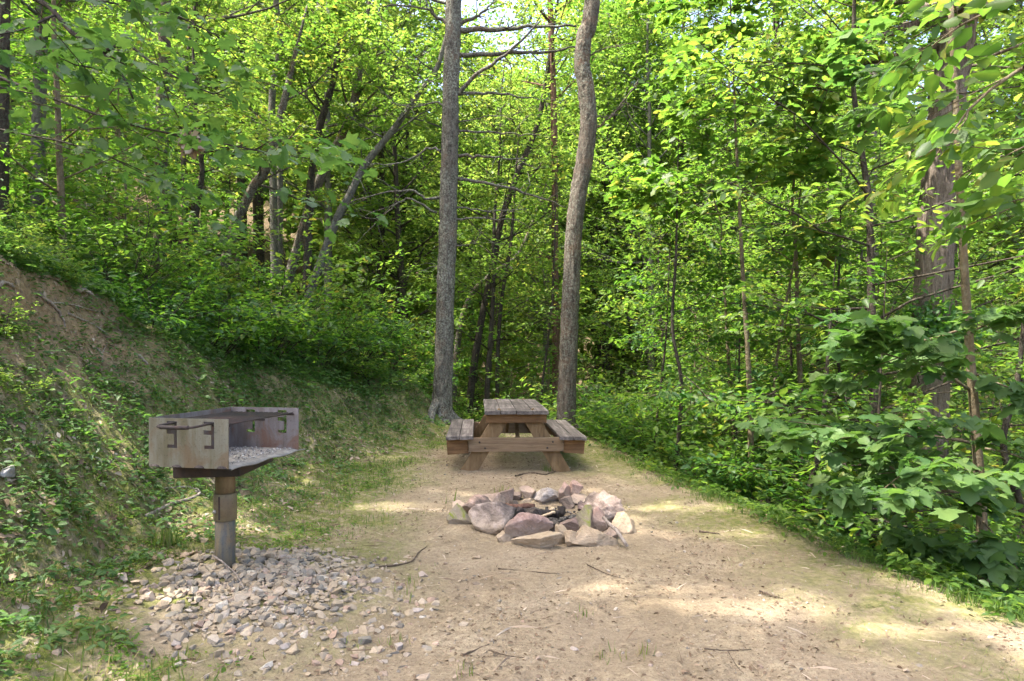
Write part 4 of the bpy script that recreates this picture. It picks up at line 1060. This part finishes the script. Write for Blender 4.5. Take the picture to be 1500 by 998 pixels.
# the two tall trunks by the table
DA = 11.0
custom_tree('tall_pine_tree', 'tall straight grey lichen covered pine with dead side limbs, left of the picnic table', 'tree',
    [(647, 600), (650, 520), (653, 420), (656, 330), (659, 220), (661, 120), (664, 0)], DA, .166, .126, BARKA, LEAFD, 7000, T_DIA, .12, 201, extend=9, sides=56, depth=.022, auto=22, cb=.86, ll=2.6, reject=reject_gap,
    dead=[([(668, 44), (720, 43), (780, 40), (845, 37)], .05), ([(668, 81), (740, 75), (800, 68), (850, 57)], .042, .3), ([(660, 146), (690, 122), (725, 98), (760, 75), (790, 48)], .04, -.4),
          ([(668, 138), (730, 133), (788, 136)], .03, .3), ([(668, 193), (730, 194), (792, 198)], .022), ([(668, 229), (720, 228), (772, 229)], .028, .2), ([(668, 262), (730, 268), (790, 282), (832, 294)], .03, .5),
          ([(664, 322), (700, 320), (760, 322)], .02), ([(662, 42), (640, 24), (620, 13), (560, 8)], .035), ([(648, 224), (630, 217), (590, 238), (540, 242)], .024), ([(646, 290), (622, 290), (604, 279), (560, 283), (505, 300)], .026),
          ([(668, 40), (700, 22), (728, 2)], .036), ([(640, 312), (600, 292), (575, 305), (550, 325)], .02), ([(664, 362), (690, 357), (702, 350)], .014), ([(664, 304), (720, 306), (775, 300)], .016, .3), ([(666, 168), (640, 150), (605, 158), (570, 150)], .018), ([(662, 395), (640, 390), (612, 398)], .012), ([(668, 180), (720, 176), (760, 184)], .012, -.3), ([(662, 8), (620, -5), (580, -3)], .03)], deadmat=BARKA, roots=5, flare=.45)
custom_tree('tall_oak_tree', 'tall crooked mottled trunk just behind the right bench of the picnic table', 'tree',
    [(827, 645), (832, 540), (835, 450), (840, 350), (847, 290), (856, 235), (862, 180), (859, 130), (853, 95), (857, 50), (868, 0)], 10.5, .152, .122, BARKB, LEAF, 7000, T_DIA, .12, 202, extend=8, sides=52, depth=.018, auto=22, cb=.88, ll=2.6, reject=reject_gap,
    dead=[([(866, 196), (885, 180), (905, 160), (935, 118)], .02), ([(866, 172), (895, 165), (925, 135)], .014, .3), ([(862, 82), (880, 78), (930, 70)], .014, -.2)], deadmat=BARKB, roots=4, flare=.4)
custom_tree('slender_pine_tree', 'reddish brown straight trunk right behind the crooked tall trunk', 'tree', [(814, 575), (814, 470), (813, 380), (812, 200), (806, 0)], 15.5, .10, .07, BARKR, LEAF, 5000, T_DIA, .12, 203, extend=6, auto=18, cb=.6, ll=2.2, depth=.01, sides=20,
    dead=[([(806, 378), (795, 376), (786, 378)], .04), ([(812, 250), (800, 240), (780, 225)], .02)])
custom_tree('leaning_tree', 'dark trunk leaning right in the gap between the two tall trunks', 'tree', [(690, 570), (705, 470), (722, 390), (735, 320), (760, 250), (790, 172)], 15.5, .095, .06, BARKD, LEAFY, 5000, T_OVAL, .10, 204, extend=4, auto=16, cb=.45, ll=2.0)
custom_tree('young_tree', 'thin dark upright stem seen just above the picnic table top', 'tree', [(728, 600), (730, 500), (736, 430), (748, 360)], 15, .055, .035, BARKD, LEAFY, 2600, T_OVAL, .10, 205, extend=3, auto=12, cb=.4, ll=1.6)
custom_tree('leaning_tree', 'moss tinged leaning trunk close to the right side of the grey lichen trunk', 'tree', [(668, 530), (676, 470), (692, 430), (720, 402), (760, 372)], 17, .10, .06, BARKB, LEAFY, 3500, T_OVAL, .10, 206, extend=3, auto=14, cb=.5, ll=2.0)
custom_tree('young_tree', 'thin slanted stem left of the reddish brown trunk', 'tree', [(795, 560), (800, 520), (806, 470), (810, 420)], 14, .03, .02, BARKD, LEAF, 1800, T_OVAL, .095, 207, extend=2.5, auto=12, cb=.4, ll=1.3)
# stems on the left hill
custom_tree('forked_tree', 'black barked curved stem forking into a Y on the left hillside', 'tree', [(452, 330), (455, 270), (465, 200), (485, 130), (496, 82)], 14, .10, .065, BARKD, LEAF, 4500, T_OVAL, .095, 208, extend=0, auto=6, cb=.6, ll=1.6,
    limbs=[([(496, 84), (485, 70), (468, 55), (445, 8)], .045), ([(497, 84), (510, 70), (522, 55), (548, 40)], .04), ([(497, 84), (494, 40), (492, 0)], .04)])
custom_tree('leaning_tree', 'dark leaning trunk right beside the black forked stem', 'tree', [(455, 300), (480, 240), (505, 190), (518, 155)], 14.5, .115, .09, BARKB, LEAF, 4500, T_OVAL, .095, 209, extend=3, auto=16, cb=.55, ll=2.2)
custom_tree('leaning_tree', 'long pale grey trunk slanting right up to the lichen covered pine', 'tree', [(488, 335), (510, 290), (530, 250), (545, 228), (580, 185), (612, 138), (640, 100)], 13.5, .10, .06, BARKG, LEAFY, 4500, T_OVAL, .095, 210, extend=2.5, auto=16, cb=.5, ll=1.9)
custom_tree('twin_stem_tree', 'grey gently curved stem with bare lower half, top left of centre', 'tree', [(400, 260), (398, 190), (400, 125), (411, 65), (404, 0)], 15, .095, .07, BARKG, LEAFY, 4500, T_OVAL, .095, 211, extend=3, auto=12, cb=.68, ll=1.9)
custom_tree('twin_stem_tree', 'grey kinked stem forking beside the gently curved grey stem', 'tree', [(410, 260), (411, 200), (415, 150), (430, 110), (437, 88)], 15.3, .085, .06, BARKG, LEAFY, 3500, T_OVAL, .095, 212, auto=5, cb=.7, ll=1.6,
    limbs=[([(437, 88), (430, 60), (420, 30), (424, 0)], .05), ([(437, 88), (455, 68), (490, 45)], .05)])
custom_tree('hillside_tree', 'pale trunk standing high on the bank near the top left corner', 'tree', [(55, 250), (58, 140), (60, 60), (62, -20)], 9, .085, .075, BARKG, LEAF, 4500, T_OVAL, .095, 213, extend=4, auto=16, cb=.55, ll=2.0, reject=reject_gap)
custom_tree('hillside_tree', 'dark trunk at the very left edge of the picture', 'tree', [(3, 290), (4, 150), (6, -20)], 7, .062, .05, BARKD, LEAF, 3500, T_OVAL, .095, 214, extend=4, auto=14, cb=.6, ll=1.8, reject=reject_gap)
custom_tree('hillside_tree', 'brown grey trunk behind the hanging dead leaf clump', 'tree', [(236, 280), (238, 160), (241, 60), (243, -20)], 11.5, .115, .095, BARKB, LEAF, 5000, T_OVAL, .095, 215, extend=5, auto=18, cb=.5, ll=2.2, depth=.012, sides=24, reject=reject_gap)
custom_tree('hillside_tree', 'short leaning trunk below the twin grey stems', 'tree', [(345, 330), (358, 300), (372, 272), (395, 235)], 13, .10, .075, BARKB, LEAF, 3500, T_OVAL, .095, 216, extend=3, auto=14, cb=.5, ll=1.9)
custom_tree('hillside_tree', 'thin bent stem right of the hanging dead leaf clump', 'tree', [(286, 330), (293, 280), (296, 245), (290, 200)], 11, .05, .035, BARKD, LEAFY, 2500, T_OVAL, .095, 217, extend=2, auto=12, cb=.45, ll=1.5)
# right side
custom_tree('old_poplar_tree', 'thick pale furrowed trunk on the drop at the right, partly hidden by leaves', 'tree',
    [(1350, 870), (1357, 650), (1364, 480), (1374, 300), (1388, 150), (1403, 40), (1412, -60)], 7.6, .235, .165, BARKF, LEAF, 8000, T_OVAL, .12, 220, extend=9, sides=60, depth=.03, auto=20, cb=.62, ll=2.6, flare=.2,
    limbs=[([(1392, 22), (1345, 34), (1305, 48), (1270, 66), (1230, 95), (1190, 110)], .065), ([(1408, 25), (1440, 10), (1480, -10)], .05)])
G_ = custom_tree('maple_sapling', 'slender smooth brown sapling with big lobed leaves in front of the furrowed trunk', 'sapling',
    [(1441, 850), (1437, 740), (1431, 650), (1421, 520), (1413, 400), (1405, 260), (1399, 130), (1392, 0)], 4.9, .040, .018, BARKS, LEAFB, 1500, T_MAPLE, .118, 221, flat=.32, lcm=.5, wide=.42, sub=4, sides=14, flare=.15,
    limbs=[([(1425, 575, 4.9), (1385, 548, 4.85), (1310, 522, 4.7), (1220, 505, 4.55)], .013), ([(1430, 650, 4.9), (1370, 640, 4.8), (1280, 640, 4.6), (1170, 645, 4.45)], .013), ([(1433, 715, 4.9), (1390, 720, 4.8), (1330, 700, 4.7), (1255, 650, 4.6)], .016),
           ([(1418, 490, 4.9), (1460, 468, 4.7), (1520, 450, 4.5)], .011), ([(1405, 260, 4.9), (1460, 225, 4.6), (1530, 195, 4.3)], .010),
           ([(1400, 150, 4.9), (1330, 120, 4.9), (1230, 90, 5.0)], .009), ([(1423, 545, 4.9), (1470, 565, 4.8), (1530, 590, 4.6)], .010), ([(1431, 655, 4.9), (1480, 665, 4.7), (1540, 690, 4.5)], .010), ([(1434, 690, 4.9), (1390, 670, 4.6), (1330, 690, 4.3), (1290, 720, 4.1)], .010),
           ([(1438, 790, 4.9), (1400, 800, 4.75), (1340, 800, 4.6)], .008), ([(1437, 760, 4.9), (1470, 800, 4.6), (1500, 850, 4.4)], .008), ([(1418, 480, 4.9), (1340, 500, 4.7), (1270, 478, 4.6)], .010)])
custom_tree('maple_sapling', 'slim upright maple with a dense dark green crown, right of the crooked trunk', 'sapling',
    [(1100, 660), (1097, 550), (1088, 400), (1083, 300), (1078, 200), (1075, 120), (1070, 10)], 8, .042, .016, BARKS, LEAF, 2300, T_MAPLE, .125, 222, auto=30, cb=.42, ll=1.25, extend=.8, lcm=.4, flat=.35, rise=.15, up=.1)
custom_tree('overhanging_tree', 'tree beyond the right edge whose broad leaves hang in the top right corner', 'tree',
    [(1680, 900), (1670, 500), (1650, 100), (1640, -200)], 3.9, .07, .05, BARKS, LEAF, 560, T_OVAL, .115, 223, flat=.7, lcm=.5, wide=.4, sub=5,
    limbs=[([(1655, 60, 3.9), (1520, 90, 3.8), (1430, 150, 3.75), (1370, 230, 3.7)], .016), ([(1665, 280, 3.9), (1540, 280, 3.8), (1450, 320, 3.7)], .013), ([(1650, -60, 3.9), (1540, -20, 3.8), (1420, 30, 3.7), (1350, 80, 3.7)], .014), ([(1660, 180, 3.9), (1560, 190, 3.6), (1470, 230, 3.4)], .012)])
custom_tree('overhanging_tree', 'tree beyond the left edge whose dark limb slants into the top left corner', 'tree',
    [(-150, 420), (-140, 200), (-130, 0), (-120, -200)], 5.4, .09, .07, BARKD, LEAFB, 1700, T_MAPLE, .09, 224, flat=.4, lcm=.42, wide=.42, sub=5, extend=3, auto=8, cb=.75, ll=1.6, reject=reject_gap,
    limbs=[([(-125, -70, 5.3), (40, -15, 5.0), (95, 40, 4.9), (150, 78, 4.8), (180, 112, 4.7), (195, 145, 4.6)], .026, 3), ([(150, 78, 4.8), (185, 64, 4.7), (225, 95, 4.6), (290, 130, 4.5), (330, 140, 4.5)], .013, 5),
           ([(-130, 60, 5.3), (40, 130, 4.9), (180, 180, 4.6), (300, 205, 4.4), (395, 225, 4.3)], .014, 7), ([(-135, 160, 5.3), (0, 190, 5.0), (120, 215, 4.8), (230, 260, 4.7)], .012, 5), ([(-125, -50, 5.3), (100, -20, 5.0), (250, 20, 4.8), (330, 60, 4.8)], .014, 6)])
# dead leaf clump hung in the branch
r = np.random.default_rng(9); n = 70; g = Geo(); v = r.normal(0, 1, (n, 3)); v /= np.linalg.norm(v, axis=1)[:, None]
place(g, T_OVAL, v * .028, v + r.normal(0, .6, (n, 3)) + np.array([0, 0, -.3]), r.normal(0, 1, (n, 3)), .05 + .05 * r.random(n), np.clip(r.normal(.55, .2, n), 0, 1))
o = obj('dead_leaf_clump', g, LITTER); o.location = P(279, 209, 4.45); tag(o, 'clump of curled brown dead leaves caught in the branch at upper left', 'leaf clump')
# vine on the furrowed trunk
r = np.random.default_rng(12); n = 900; c = np.array(P(1360, 475, 7.5)); v = r.normal(0, 1, (n, 3)) * np.array([.20, .16, .15]) + np.array([-.05, -.22, -.05])
g = Geo(); place(g, T_OVAL, v, r.normal(0, 1, (n, 3)) + [0, -.4, -.4], r.normal(0, .5, (n, 3)) + [0, -.6, .6], .05 + .05 * r.random(n), np.clip(r.normal(.3, .15, n), 0, 1))
for k in range(14):
    p = np.array([r.normal(-.05, .13), -.12, r.normal(.0, .05)]); add_tube(g, limb(r, p, (r.normal(0, .3), -.2, -1), .35 + .2 * r.random(), 5, 0, .2), .006, 5, a=0)
o = obj('climbing_vine', g, LEAFD); o.location = tuple(c); tag(o, 'dark clump of vine clinging to the thick furrowed trunk', 'vine')

# thin named stems on the right slope
for k, (pts, d, rr, nl_, lab) in enumerate([
    ([(985, 720), (994, 640), (998, 560), (985, 480), (990, 380)], 8.5, .030, 1500, 'thin dark stem rising near the right bench end'),
    ([(958, 720), (962, 620), (975, 500)], 9.5, .022, 1200, 'dark twiggy stem left of the thin stem near the right bench'),
    ([(1168, 770), (1180, 730), (1192, 690), (1205, 620)], 6.8, .032, 1000, 'dark slanting stem below the slim maple crown'),
    ([(1250, 810), (1262, 765), (1275, 720), (1285, 640)], 6.0, .018, 700, 'thin pair stem left of the furrowed trunk base'),
    ([(1135, 560), (1142, 500), (1152, 440), (1165, 370)], 8.6, .026, 1300, 'curved thin stem right of the slim maple'),
    ([(1160, 640), (1160, 560), (1158, 480)], 9.5, .028, 1200, 'short dark upright stem right of the curved thin stem'),
    ([(1072, 720), (1078, 640), (1082, 560)], 8.8, .022, 1100, 'dark stem hidden low behind the slim maple'),
    ([(1500, 760), (1480, 700), (1470, 640), (1490, 560)], 6.0, .04, 1200, 'dark limb like stem at the right edge behind the sapling'),
    ([(1265, 700), (1240, 600), (1225, 500), (1230, 380)], 9.0, .03, 1800, 'slender stem between the slim maple and the furrowed trunk')]):
    custom_tree('thin_sapling', lab, 'sapling', pts, d, rr, rr * .55, BARKD if k != 4 else BARKS, LEAF if k % 2 else LEAFD, nl_, T_OVAL, .088, 240 + k, auto=14, cb=.25, ll=1.15, extend=1.6, rise=.15, up=.05, lcm=.5)

# ---- repeats: one of each kind, then copies with labels made from where they stand
PROTO = {}
def proto(key, *a, **k):
    t = make_tree(*a, **k); PROTO[key] = [t, False]; return t
proto('u1', 'understory_tree', 'x', 'tree', 301, 3400, T_OVAL, .092, BARKS, LEAF, 'understory trees in the wood', h=5.6, r0=.045, cb=.16, ll=1.9, nl=26, rise=.12, up=.1, flat=.36, wide=.34)
proto('u2', 'understory_tree', 'x', 'tree', 302, 5200, T_OVAL, .092, BARKD, LEAF, 'understory trees in the wood', h=7.6, r0=.06, cb=.18, ll=2.3, nl=32, rise=.15, up=.15, flat=.4, wide=.34)
proto('u3', 'understory_tree', 'x', 'tree', 303, 2800, T_OVAL, .085, BARKS, LEAFD, 'understory trees in the wood', h=4.2, r0=.035, cb=.1, ll=1.5, nl=22, rise=.1, up=.05, flat=.34, wide=.36)
proto('u4', 'understory_tree', 'x', 'tree', 304, 4600, T_OVAL, .095, BARKD, LEAFY, 'understory trees in the wood', h=9.0, r0=.07, cb=.25, ll=2.4, nl=30, rise=.3, up=.3, flat=.42, wide=.34, lean=(.10, 0))
proto('c1', 'canopy_tree', 'x', 'tree', 311, 17000, T_OVAL, .135, BARKG, LEAFY, 'tall trees of the wood', h=17, r0=.17, cb=.28, ll=3.6, nl=44, rise=.35, up=.35, sub=7, flat=.5)
proto('c2', 'canopy_tree', 'x', 'tree', 312, 19000, T_OVAL, .135, BARKD, LEAF, 'tall trees of the wood', h=20, r0=.20, cb=.30, ll=4.0, nl=48, rise=.4, up=.35, sub=7, flat=.5)
proto('c3', 'canopy_tree', 'x', 'tree', 313, 16000, T_OVAL, .13, BARKD, LEAFY, 'tall trees of the wood', h=15, r0=.14, cb=.22, ll=3.2, nl=44, rise=.3, up=.3, sub=7, flat=.5, lean=(.06, -.03))
proto('p1', 'white_pine_tree', 'x', 'tree', 321, 16000, T_NEED, .20, BARKB, NEEDLE, 'pines across the valley', h=21, r0=.2, cb=.2, ll=3.0, nl=60, rise=.1, up=.35, sub=7, flat=.9, shape='cone')

def shrub_geo(seed, h, ns, nleaf, size, tpl, spread):
    r = np.random.default_rng(seed); st = Geo(); tw = []
    for k in range(ns):
        a = r.random() * 6.283; d = np.array([math.cos(a) * spread, math.sin(a) * spread, 1.0])
        q = limb(r, (r.normal(0, .06), r.normal(0, .06), -.05), d, h * (.7 + .5 * r.random()), 7, -.5, .12)
        add_limb(st, tw, r, q, .011, 7, .45, 4)
    g = Geo(); spray_leaves(g, tw, nleaf, tpl, size, r, .42, .33, .45, .18)
    return st, g
for key, seed, h, ns, nl_, size, tpl, spread, mat in [('s1', 331, 1.25, 11, 1700, .085, T_OVAL, .75, LEAFD), ('s2', 332, 1.7, 10, 2000, .092, T_OVAL, .7, LEAF), ('s3', 333, .8, 9, 1000, .075, T_OVAL, .8, LEAFY)]:
    st, g = shrub_geo(seed, h, ns, nl_, size, tpl, spread)
    t = thing('woodland_shrub', 'x', 'shrub', group='shrubs around the clearing')
    KIDS[t.name] = [obj('stems', st.mesh('stems', True), BARKD, t), obj('crown', g, mat, t)]; PROTO[key] = [t, False]

ORD = ['nearest', 'second nearest', 'third nearest', 'fourth nearest', 'fifth nearest', 'sixth nearest', 'seventh nearest', 'eighth nearest', 'ninth nearest', 'tenth nearest', 'eleventh nearest', 'twelfth nearest', 'thirteenth nearest', 'fourteenth nearest', 'fifteenth nearest']
ZONES = [(0, 'at the left picture edge'), (120, 'above the clay cut in the bank'), (260, 'straight up the hill from the grill'), (440, 'between the forked black stem and the lichen trunk'), (650, 'in the gap between the two tall trunks'),
         (860, 'right behind the crooked tall trunk'), (1000, 'behind the slim dark maple'), (1140, 'between the slim maple and the furrowed trunk'), (1345, 'behind the furrowed trunk'), (1440, 'at the right picture edge'), (9e9, '')]
LOOK = {'u1': 'low spreading light green tree', 'u2': 'bushy mid green tree', 'u3': 'small dark leaved tree', 'u4': 'tall thin leaning light green tree', 'c1': 'tall grey stemmed forest tree', 'c2': 'tall dark stemmed tree',
        'c3': 'slightly leaning forest tree', 'p1': 'hazy soft needled pine', 's1': 'dark green spreading shrub', 's2': 'tall mid green shrub', 's3': 'low light green shrub'}
PLACED = []
def put(key, x, y, sc=1.0, rz=None, sink=0.05):
    PLACED.append((key, x, y, sc, (len(PLACED) * 2.4) % 6.283 if rz is None else rz, sink))

# explicit spots: left bank shrubs
for key, x, y, s in [('s1', -3.6, 6.9, .75), ('s2', -4.3, 7.4, .8), ('s1', -3.5, 8.0, .95), ('s2', -4.5, 8.8, .95), ('s1', -3.3, 9.2, 1.0), ('s1', -2.9, 10.2, 1.0), ('s2', -3.7, 10.4, 1.05), ('s1', -2.5, 11.3, 1.0),
                     ('s3', -2.2, 10.5, .9), ('s2', -3.2, 12.0, 1.1), ('s1', -1.9, 12.4, 1.0), ('s2', -2.6, 13.4, 1.1), ('s3', -4.9, 6.4, .8), ('s3', -5.2, 5.6, .8), ('s1', -5.6, 7.4, 1.0), ('s2', -6.3, 8.6, 1.1), ('s3', -5.0, 4.9, .7), ('s1', -6.6, 6.2, .9),
                     ('s2', -5.4, 9.8, 1.1), ('s1', -4.6, 11.6, 1.1), ('s2', -7.4, 10.4, 1.2), ('s3', -4.2, 5.9, .55), ('s3', -3.9, 5.2, .45), ('s3', -3.45, 4.5, .38), ('s3', -3.15, 4.15, .3), ('s3', -3.75, 5.6, .35)]:
    put(key, x, y, s)
# behind the table and along the drop
for key, x, y, s in [('s3', -.9, 12.3, 1.1), ('s3', .8, 12.6, 1.1), ('s3', -.2, 14.2, 1.4), ('s3', 1.4, 14.4, 1.4), ('s2', -.6, 13.2, 1.0), ('s1', .4, 13.4, 1.0), ('s3', .2, 12.4, .9), ('s2', 1.3, 13.0, 1.0), ('s1', 1.9, 11.6, 1.0), ('s2', 2.4, 10.4, 1.1), ('s1', 1.95, 9.6, .8), ('s2', 2.7, 8.9, 1.0), ('s1', 2.35, 8.0, .75), ('s3', 2.1, 8.8, .7), ('s2', 3.2, 7.7, 1.1), ('s1', 2.9, 7.0, .9),
                     ('s2', 3.9, 6.7, 1.1), ('s1', 3.3, 6.0, .9), ('s3', 2.7, 6.3, .6), ('s3', 3.0, 5.2, .6), ('s2', 4.4, 5.9, 1.1), ('s1', 3.9, 5.2, .9), ('s3', 3.1, 4.4, .5), ('s1', 3.7, 4.3, .8), ('s2', 5.2, 7.6, 1.2), ('s1', 4.5, 8.6, 1.2), ('s2', 3.6, 9.8, 1.2), ('s1', -1.2, 14.6, 1.2), ('s2', .9, 15.2, 1.2)]:
    put(key, x, y, s)
r = np.random.default_rng(77)
def fill(keys, n, region, mind, smin=.85, smax=1.2):
    got = []
    tries = 0
    while len(got) < n and tries < 4000:
        tries += 1; x, y = region(r)
        if any((x - a) ** 2 + (y - b) ** 2 < mind ** 2 for a, b in got): continue
        px = 750 + x / y * 1000
        if y < 13.5 and 560 < px < 900: continue
        if y < 10 and px > 1300: continue
        if y < 15.6 and 325 < px < 645: continue
        got.append((x, y)); put(keys[int(r.integers(len(keys)))], x, y, smin + (smax - smin) * r.random())
# left hillside
fill(['u3', 'u1', 'u3'], 9, lambda r: (r.uniform(-9, -4.6), r.uniform(7.2, 12)), 1.5, .75, 1.0)
fill(['u1', 'u2', 'u4'], 12, lambda r: (r.uniform(-17, -4), r.uniform(12, 22)), 1.9)
# back
fill(['u1', 'u2', 'u4', 'u3'], 14, lambda r: (r.uniform(-2.5, 6), r.uniform(14, 25)), 1.9)
# right slope
fill(['u1', 'u3', 'u2'], 12, lambda r: (r.uniform(2.8, 8.5), r.uniform(7.2, 13)), 1.4, .8, 1.1)
fill(['u2', 'u1', 'u4'], 16, lambda r: (r.uniform(5, 17), r.uniform(9, 22)), 1.9)
# tall trees
fill(['c1', 'c2', 'c3'], 9, lambda r: (r.uniform(-24, -5), r.uniform(17, 36)), 3.4)
fill(['c1', 'c2', 'c3'], 9, lambda r: (r.uniform(-6, 9), r.uniform(22, 38)), 3.4)
fill(['c1', 'c2', 'c3'], 14, lambda r: (r.uniform(8, 30), r.uniform(14, 36)), 3.4)
for key, x, y, s in [('c1', 1.2, 24, 1.05), ('c2', 3.4, 27, 1.0), ('c3', -1.2, 26.5, 1.1), ('c2', 6.0, 24.5, 1.0), ('c1', 4.4, 21.5, .95), ('c3', 12.5, 19.5, 1.15), ('c2', -4.6, 24, 1.0), ('c3', -3.0, 21, 1.1), ('c2', -9.5, 24, 1.0), ('c1', -13.5, 22, 1.1)]: put(key, x, y, s)
for x, y, s in [(8.5, 30, 1.0), (10.5, 33, 1.05), (7.2, 35, 1.1)]: put('p1', x, y, s)

# label them by kind, zone and distance
rows = {}
for k, (key, x, y, s, rz, sink) in enumerate(PLACED):
    px = 750 + x / y * 1000; z = max(i for i in range(len(ZONES) - 1) if px >= ZONES[i][0] or i == 0)
    rows.setdefault((key, z), []).append((y, k))
LAB = {}
for (key, z), lst in rows.items():
    lst.sort()
    for i, (y, k) in enumerate(lst):
        LAB[k] = (LOOK[key] if len(lst) == 1 else ORD[i] + ' ' + LOOK[key]) + ' ' + ZONES[z][1]
for k, (key, x, y, s, rz, sink) in enumerate(PLACED):
    t, used = PROTO[key]; loc = (x, y, hz(x, y) - sink)
    if not used:
        t.location = loc; t.rotation_euler = (0, 0, rz); t.scale = (s, s, s); t['label'] = LAB[k]; PROTO[key][1] = True
    else: dup(t, loc, rz, s, LAB[k])

# tall trees up the left hill, beyond the frame, whose crowns shade the clearing
shade = [(-6.6, 2.2, 15, 401, 'x'), (-6.2, 5.6, 16, 402, 'x'), (-8.6, 8.4, 17, 403, 'x'), (-4.4, -2.2, 15, 404, 'x')]
labs = ['shade tree uphill beyond the left edge, its crown over the grill', 'shade tree uphill left whose crown shades the fire ring', 'shade tree uphill left whose crown shades the picnic table', 'shade tree uphill behind the viewer on the left']
for (x, y, h, sd, _), lab in zip(shade, labs):
    make_tree('shade_tree', lab, 'tree', sd, 14000, T_DIA, .21, BARKG, LEAF, 'tall shade trees uphill', (x, y, hz(x, y)), reject=reject_gap, h=h, r0=.2, cb=.38, ll=5.0, nl=46, rise=.25, up=.25, sub=8, shape='wide', flat=.5)

# ---- far wood on the slopes beyond, one mass
r = np.random.default_rng(91); g = Geo(); nt_ = 0
cs = []
while nt_ < 330:
    a = r.uniform(-1.0, 1.0); d = r.uniform(36, 105); x, y = math.sin(a) * d * 1.0, math.cos(a) * d
    cs.append((x, y)); nt_ += 1
    b = np.array([x, y, hz(x, y)]); hgt = r.uniform(13, 20)
    n = 620; v = r.normal(0, 1, (n, 3)); v /= np.linalg.norm(v, axis=1)[:, None]; v *= (.55 + .5 * r.random(n) ** .5)[:, None]
    lump = fbm(v[:, 0] * 1.6 + nt_ * 3, v[:, 1] * 1.6, v[:, 2] * 1.6, 3, 3); keep = lump > .40; v = v[keep]; n = len(v)
    pos = b + np.array([0, 0, hgt * .58]) + v * np.array([3.6, 3.6, hgt * .46])
    place(g, T_DIA, pos, r.normal(0, 1, (n, 3)), r.normal(0, .6, (n, 3)) + np.array([0, 0, .9]), .55 + .5 * r.random(n), np.clip(r.normal(.5, .14, n) + r.normal(0, .2), 0, .95))
    if nt_ % 3 == 0: add_tube(g, [b - [0, 0, .3], b + [r.normal(0, .4), 0, hgt * .8]], [.18, .07], 5)
kind(tag(obj('distant_wood', g, LEAFY), 'sunlit wooded hillside far behind the clearing', 'wood'), 'stuff')

# ================================================================== LIGHT AND CAMERA
w = bpy.data.worlds.new('World'); SC.world = w; w.use_nodes = True
nt = w.node_tree; nt.nodes.clear()
elev = math.asin(SUN[2]); az = math.atan2(SUN[0], SUN[1])
sky = nd(nt, 'ShaderNodeTexSky', sky_type='NISHITA', sun_disc=False, sun_elevation=elev, sun_rotation=az, air_density=.6, dust_density=5.0, ozone_density=.3)
bg = nd(nt, 'ShaderNodeBackground', {'Strength': .15, 'Color': sky.outputs[0]}); wo = nd(nt, 'ShaderNodeOutputWorld')
nt.links.new(bg.outputs[0], wo.inputs[0])
sl_ = bpy.data.lights.new('sun', 'SUN'); sl_.energy = 2.35; sl_.angle = R(.53); sl_.color = (1, .94, .84)
so = bpy.data.objects.new('sun', sl_); COL.objects.link(so); so.rotation_euler = Vector(SUN).to_track_quat('Z', 'Y').to_euler(); so.location = (-20, 0, 30)

cam = bpy.data.cameras.new('camera'); co_ = bpy.data.objects.new('camera', cam); COL.objects.link(co_); SC.camera = co_
co_.location = (0, 0, CAMH); co_.rotation_euler = (R(90), 0, 0)
cam.sensor_width = 36; cam.lens = 24; cam.shift_y = 16 / 1500; cam.clip_start = .05; cam.clip_end = 600

SC.render.engine = 'CYCLES'
cy = SC.cycles
cy.max_bounces = 8; cy.diffuse_bounces = 5; cy.glossy_bounces = 2; cy.transmission_bounces = 4; cy.transparent_max_bounces = 4
cy.caustics_reflective = False; cy.caustics_refractive = False; cy.sample_clamp_indirect = 6
cy.use_denoising = True; cy.denoising_prefilter = 'NONE'
try: cy.denoiser = 'OPENIMAGEDENOISE'; cy.denoising_input_passes = 'RGB_ALBEDO_NORMAL'
except Exception: pass
SC.view_settings.view_transform = 'Standard'; SC.view_settings.look = 'None'; SC.view_settings.gamma = 1; SC.view_settings.exposure = 2.88
SC.view_settings.use_curve_mapping = False
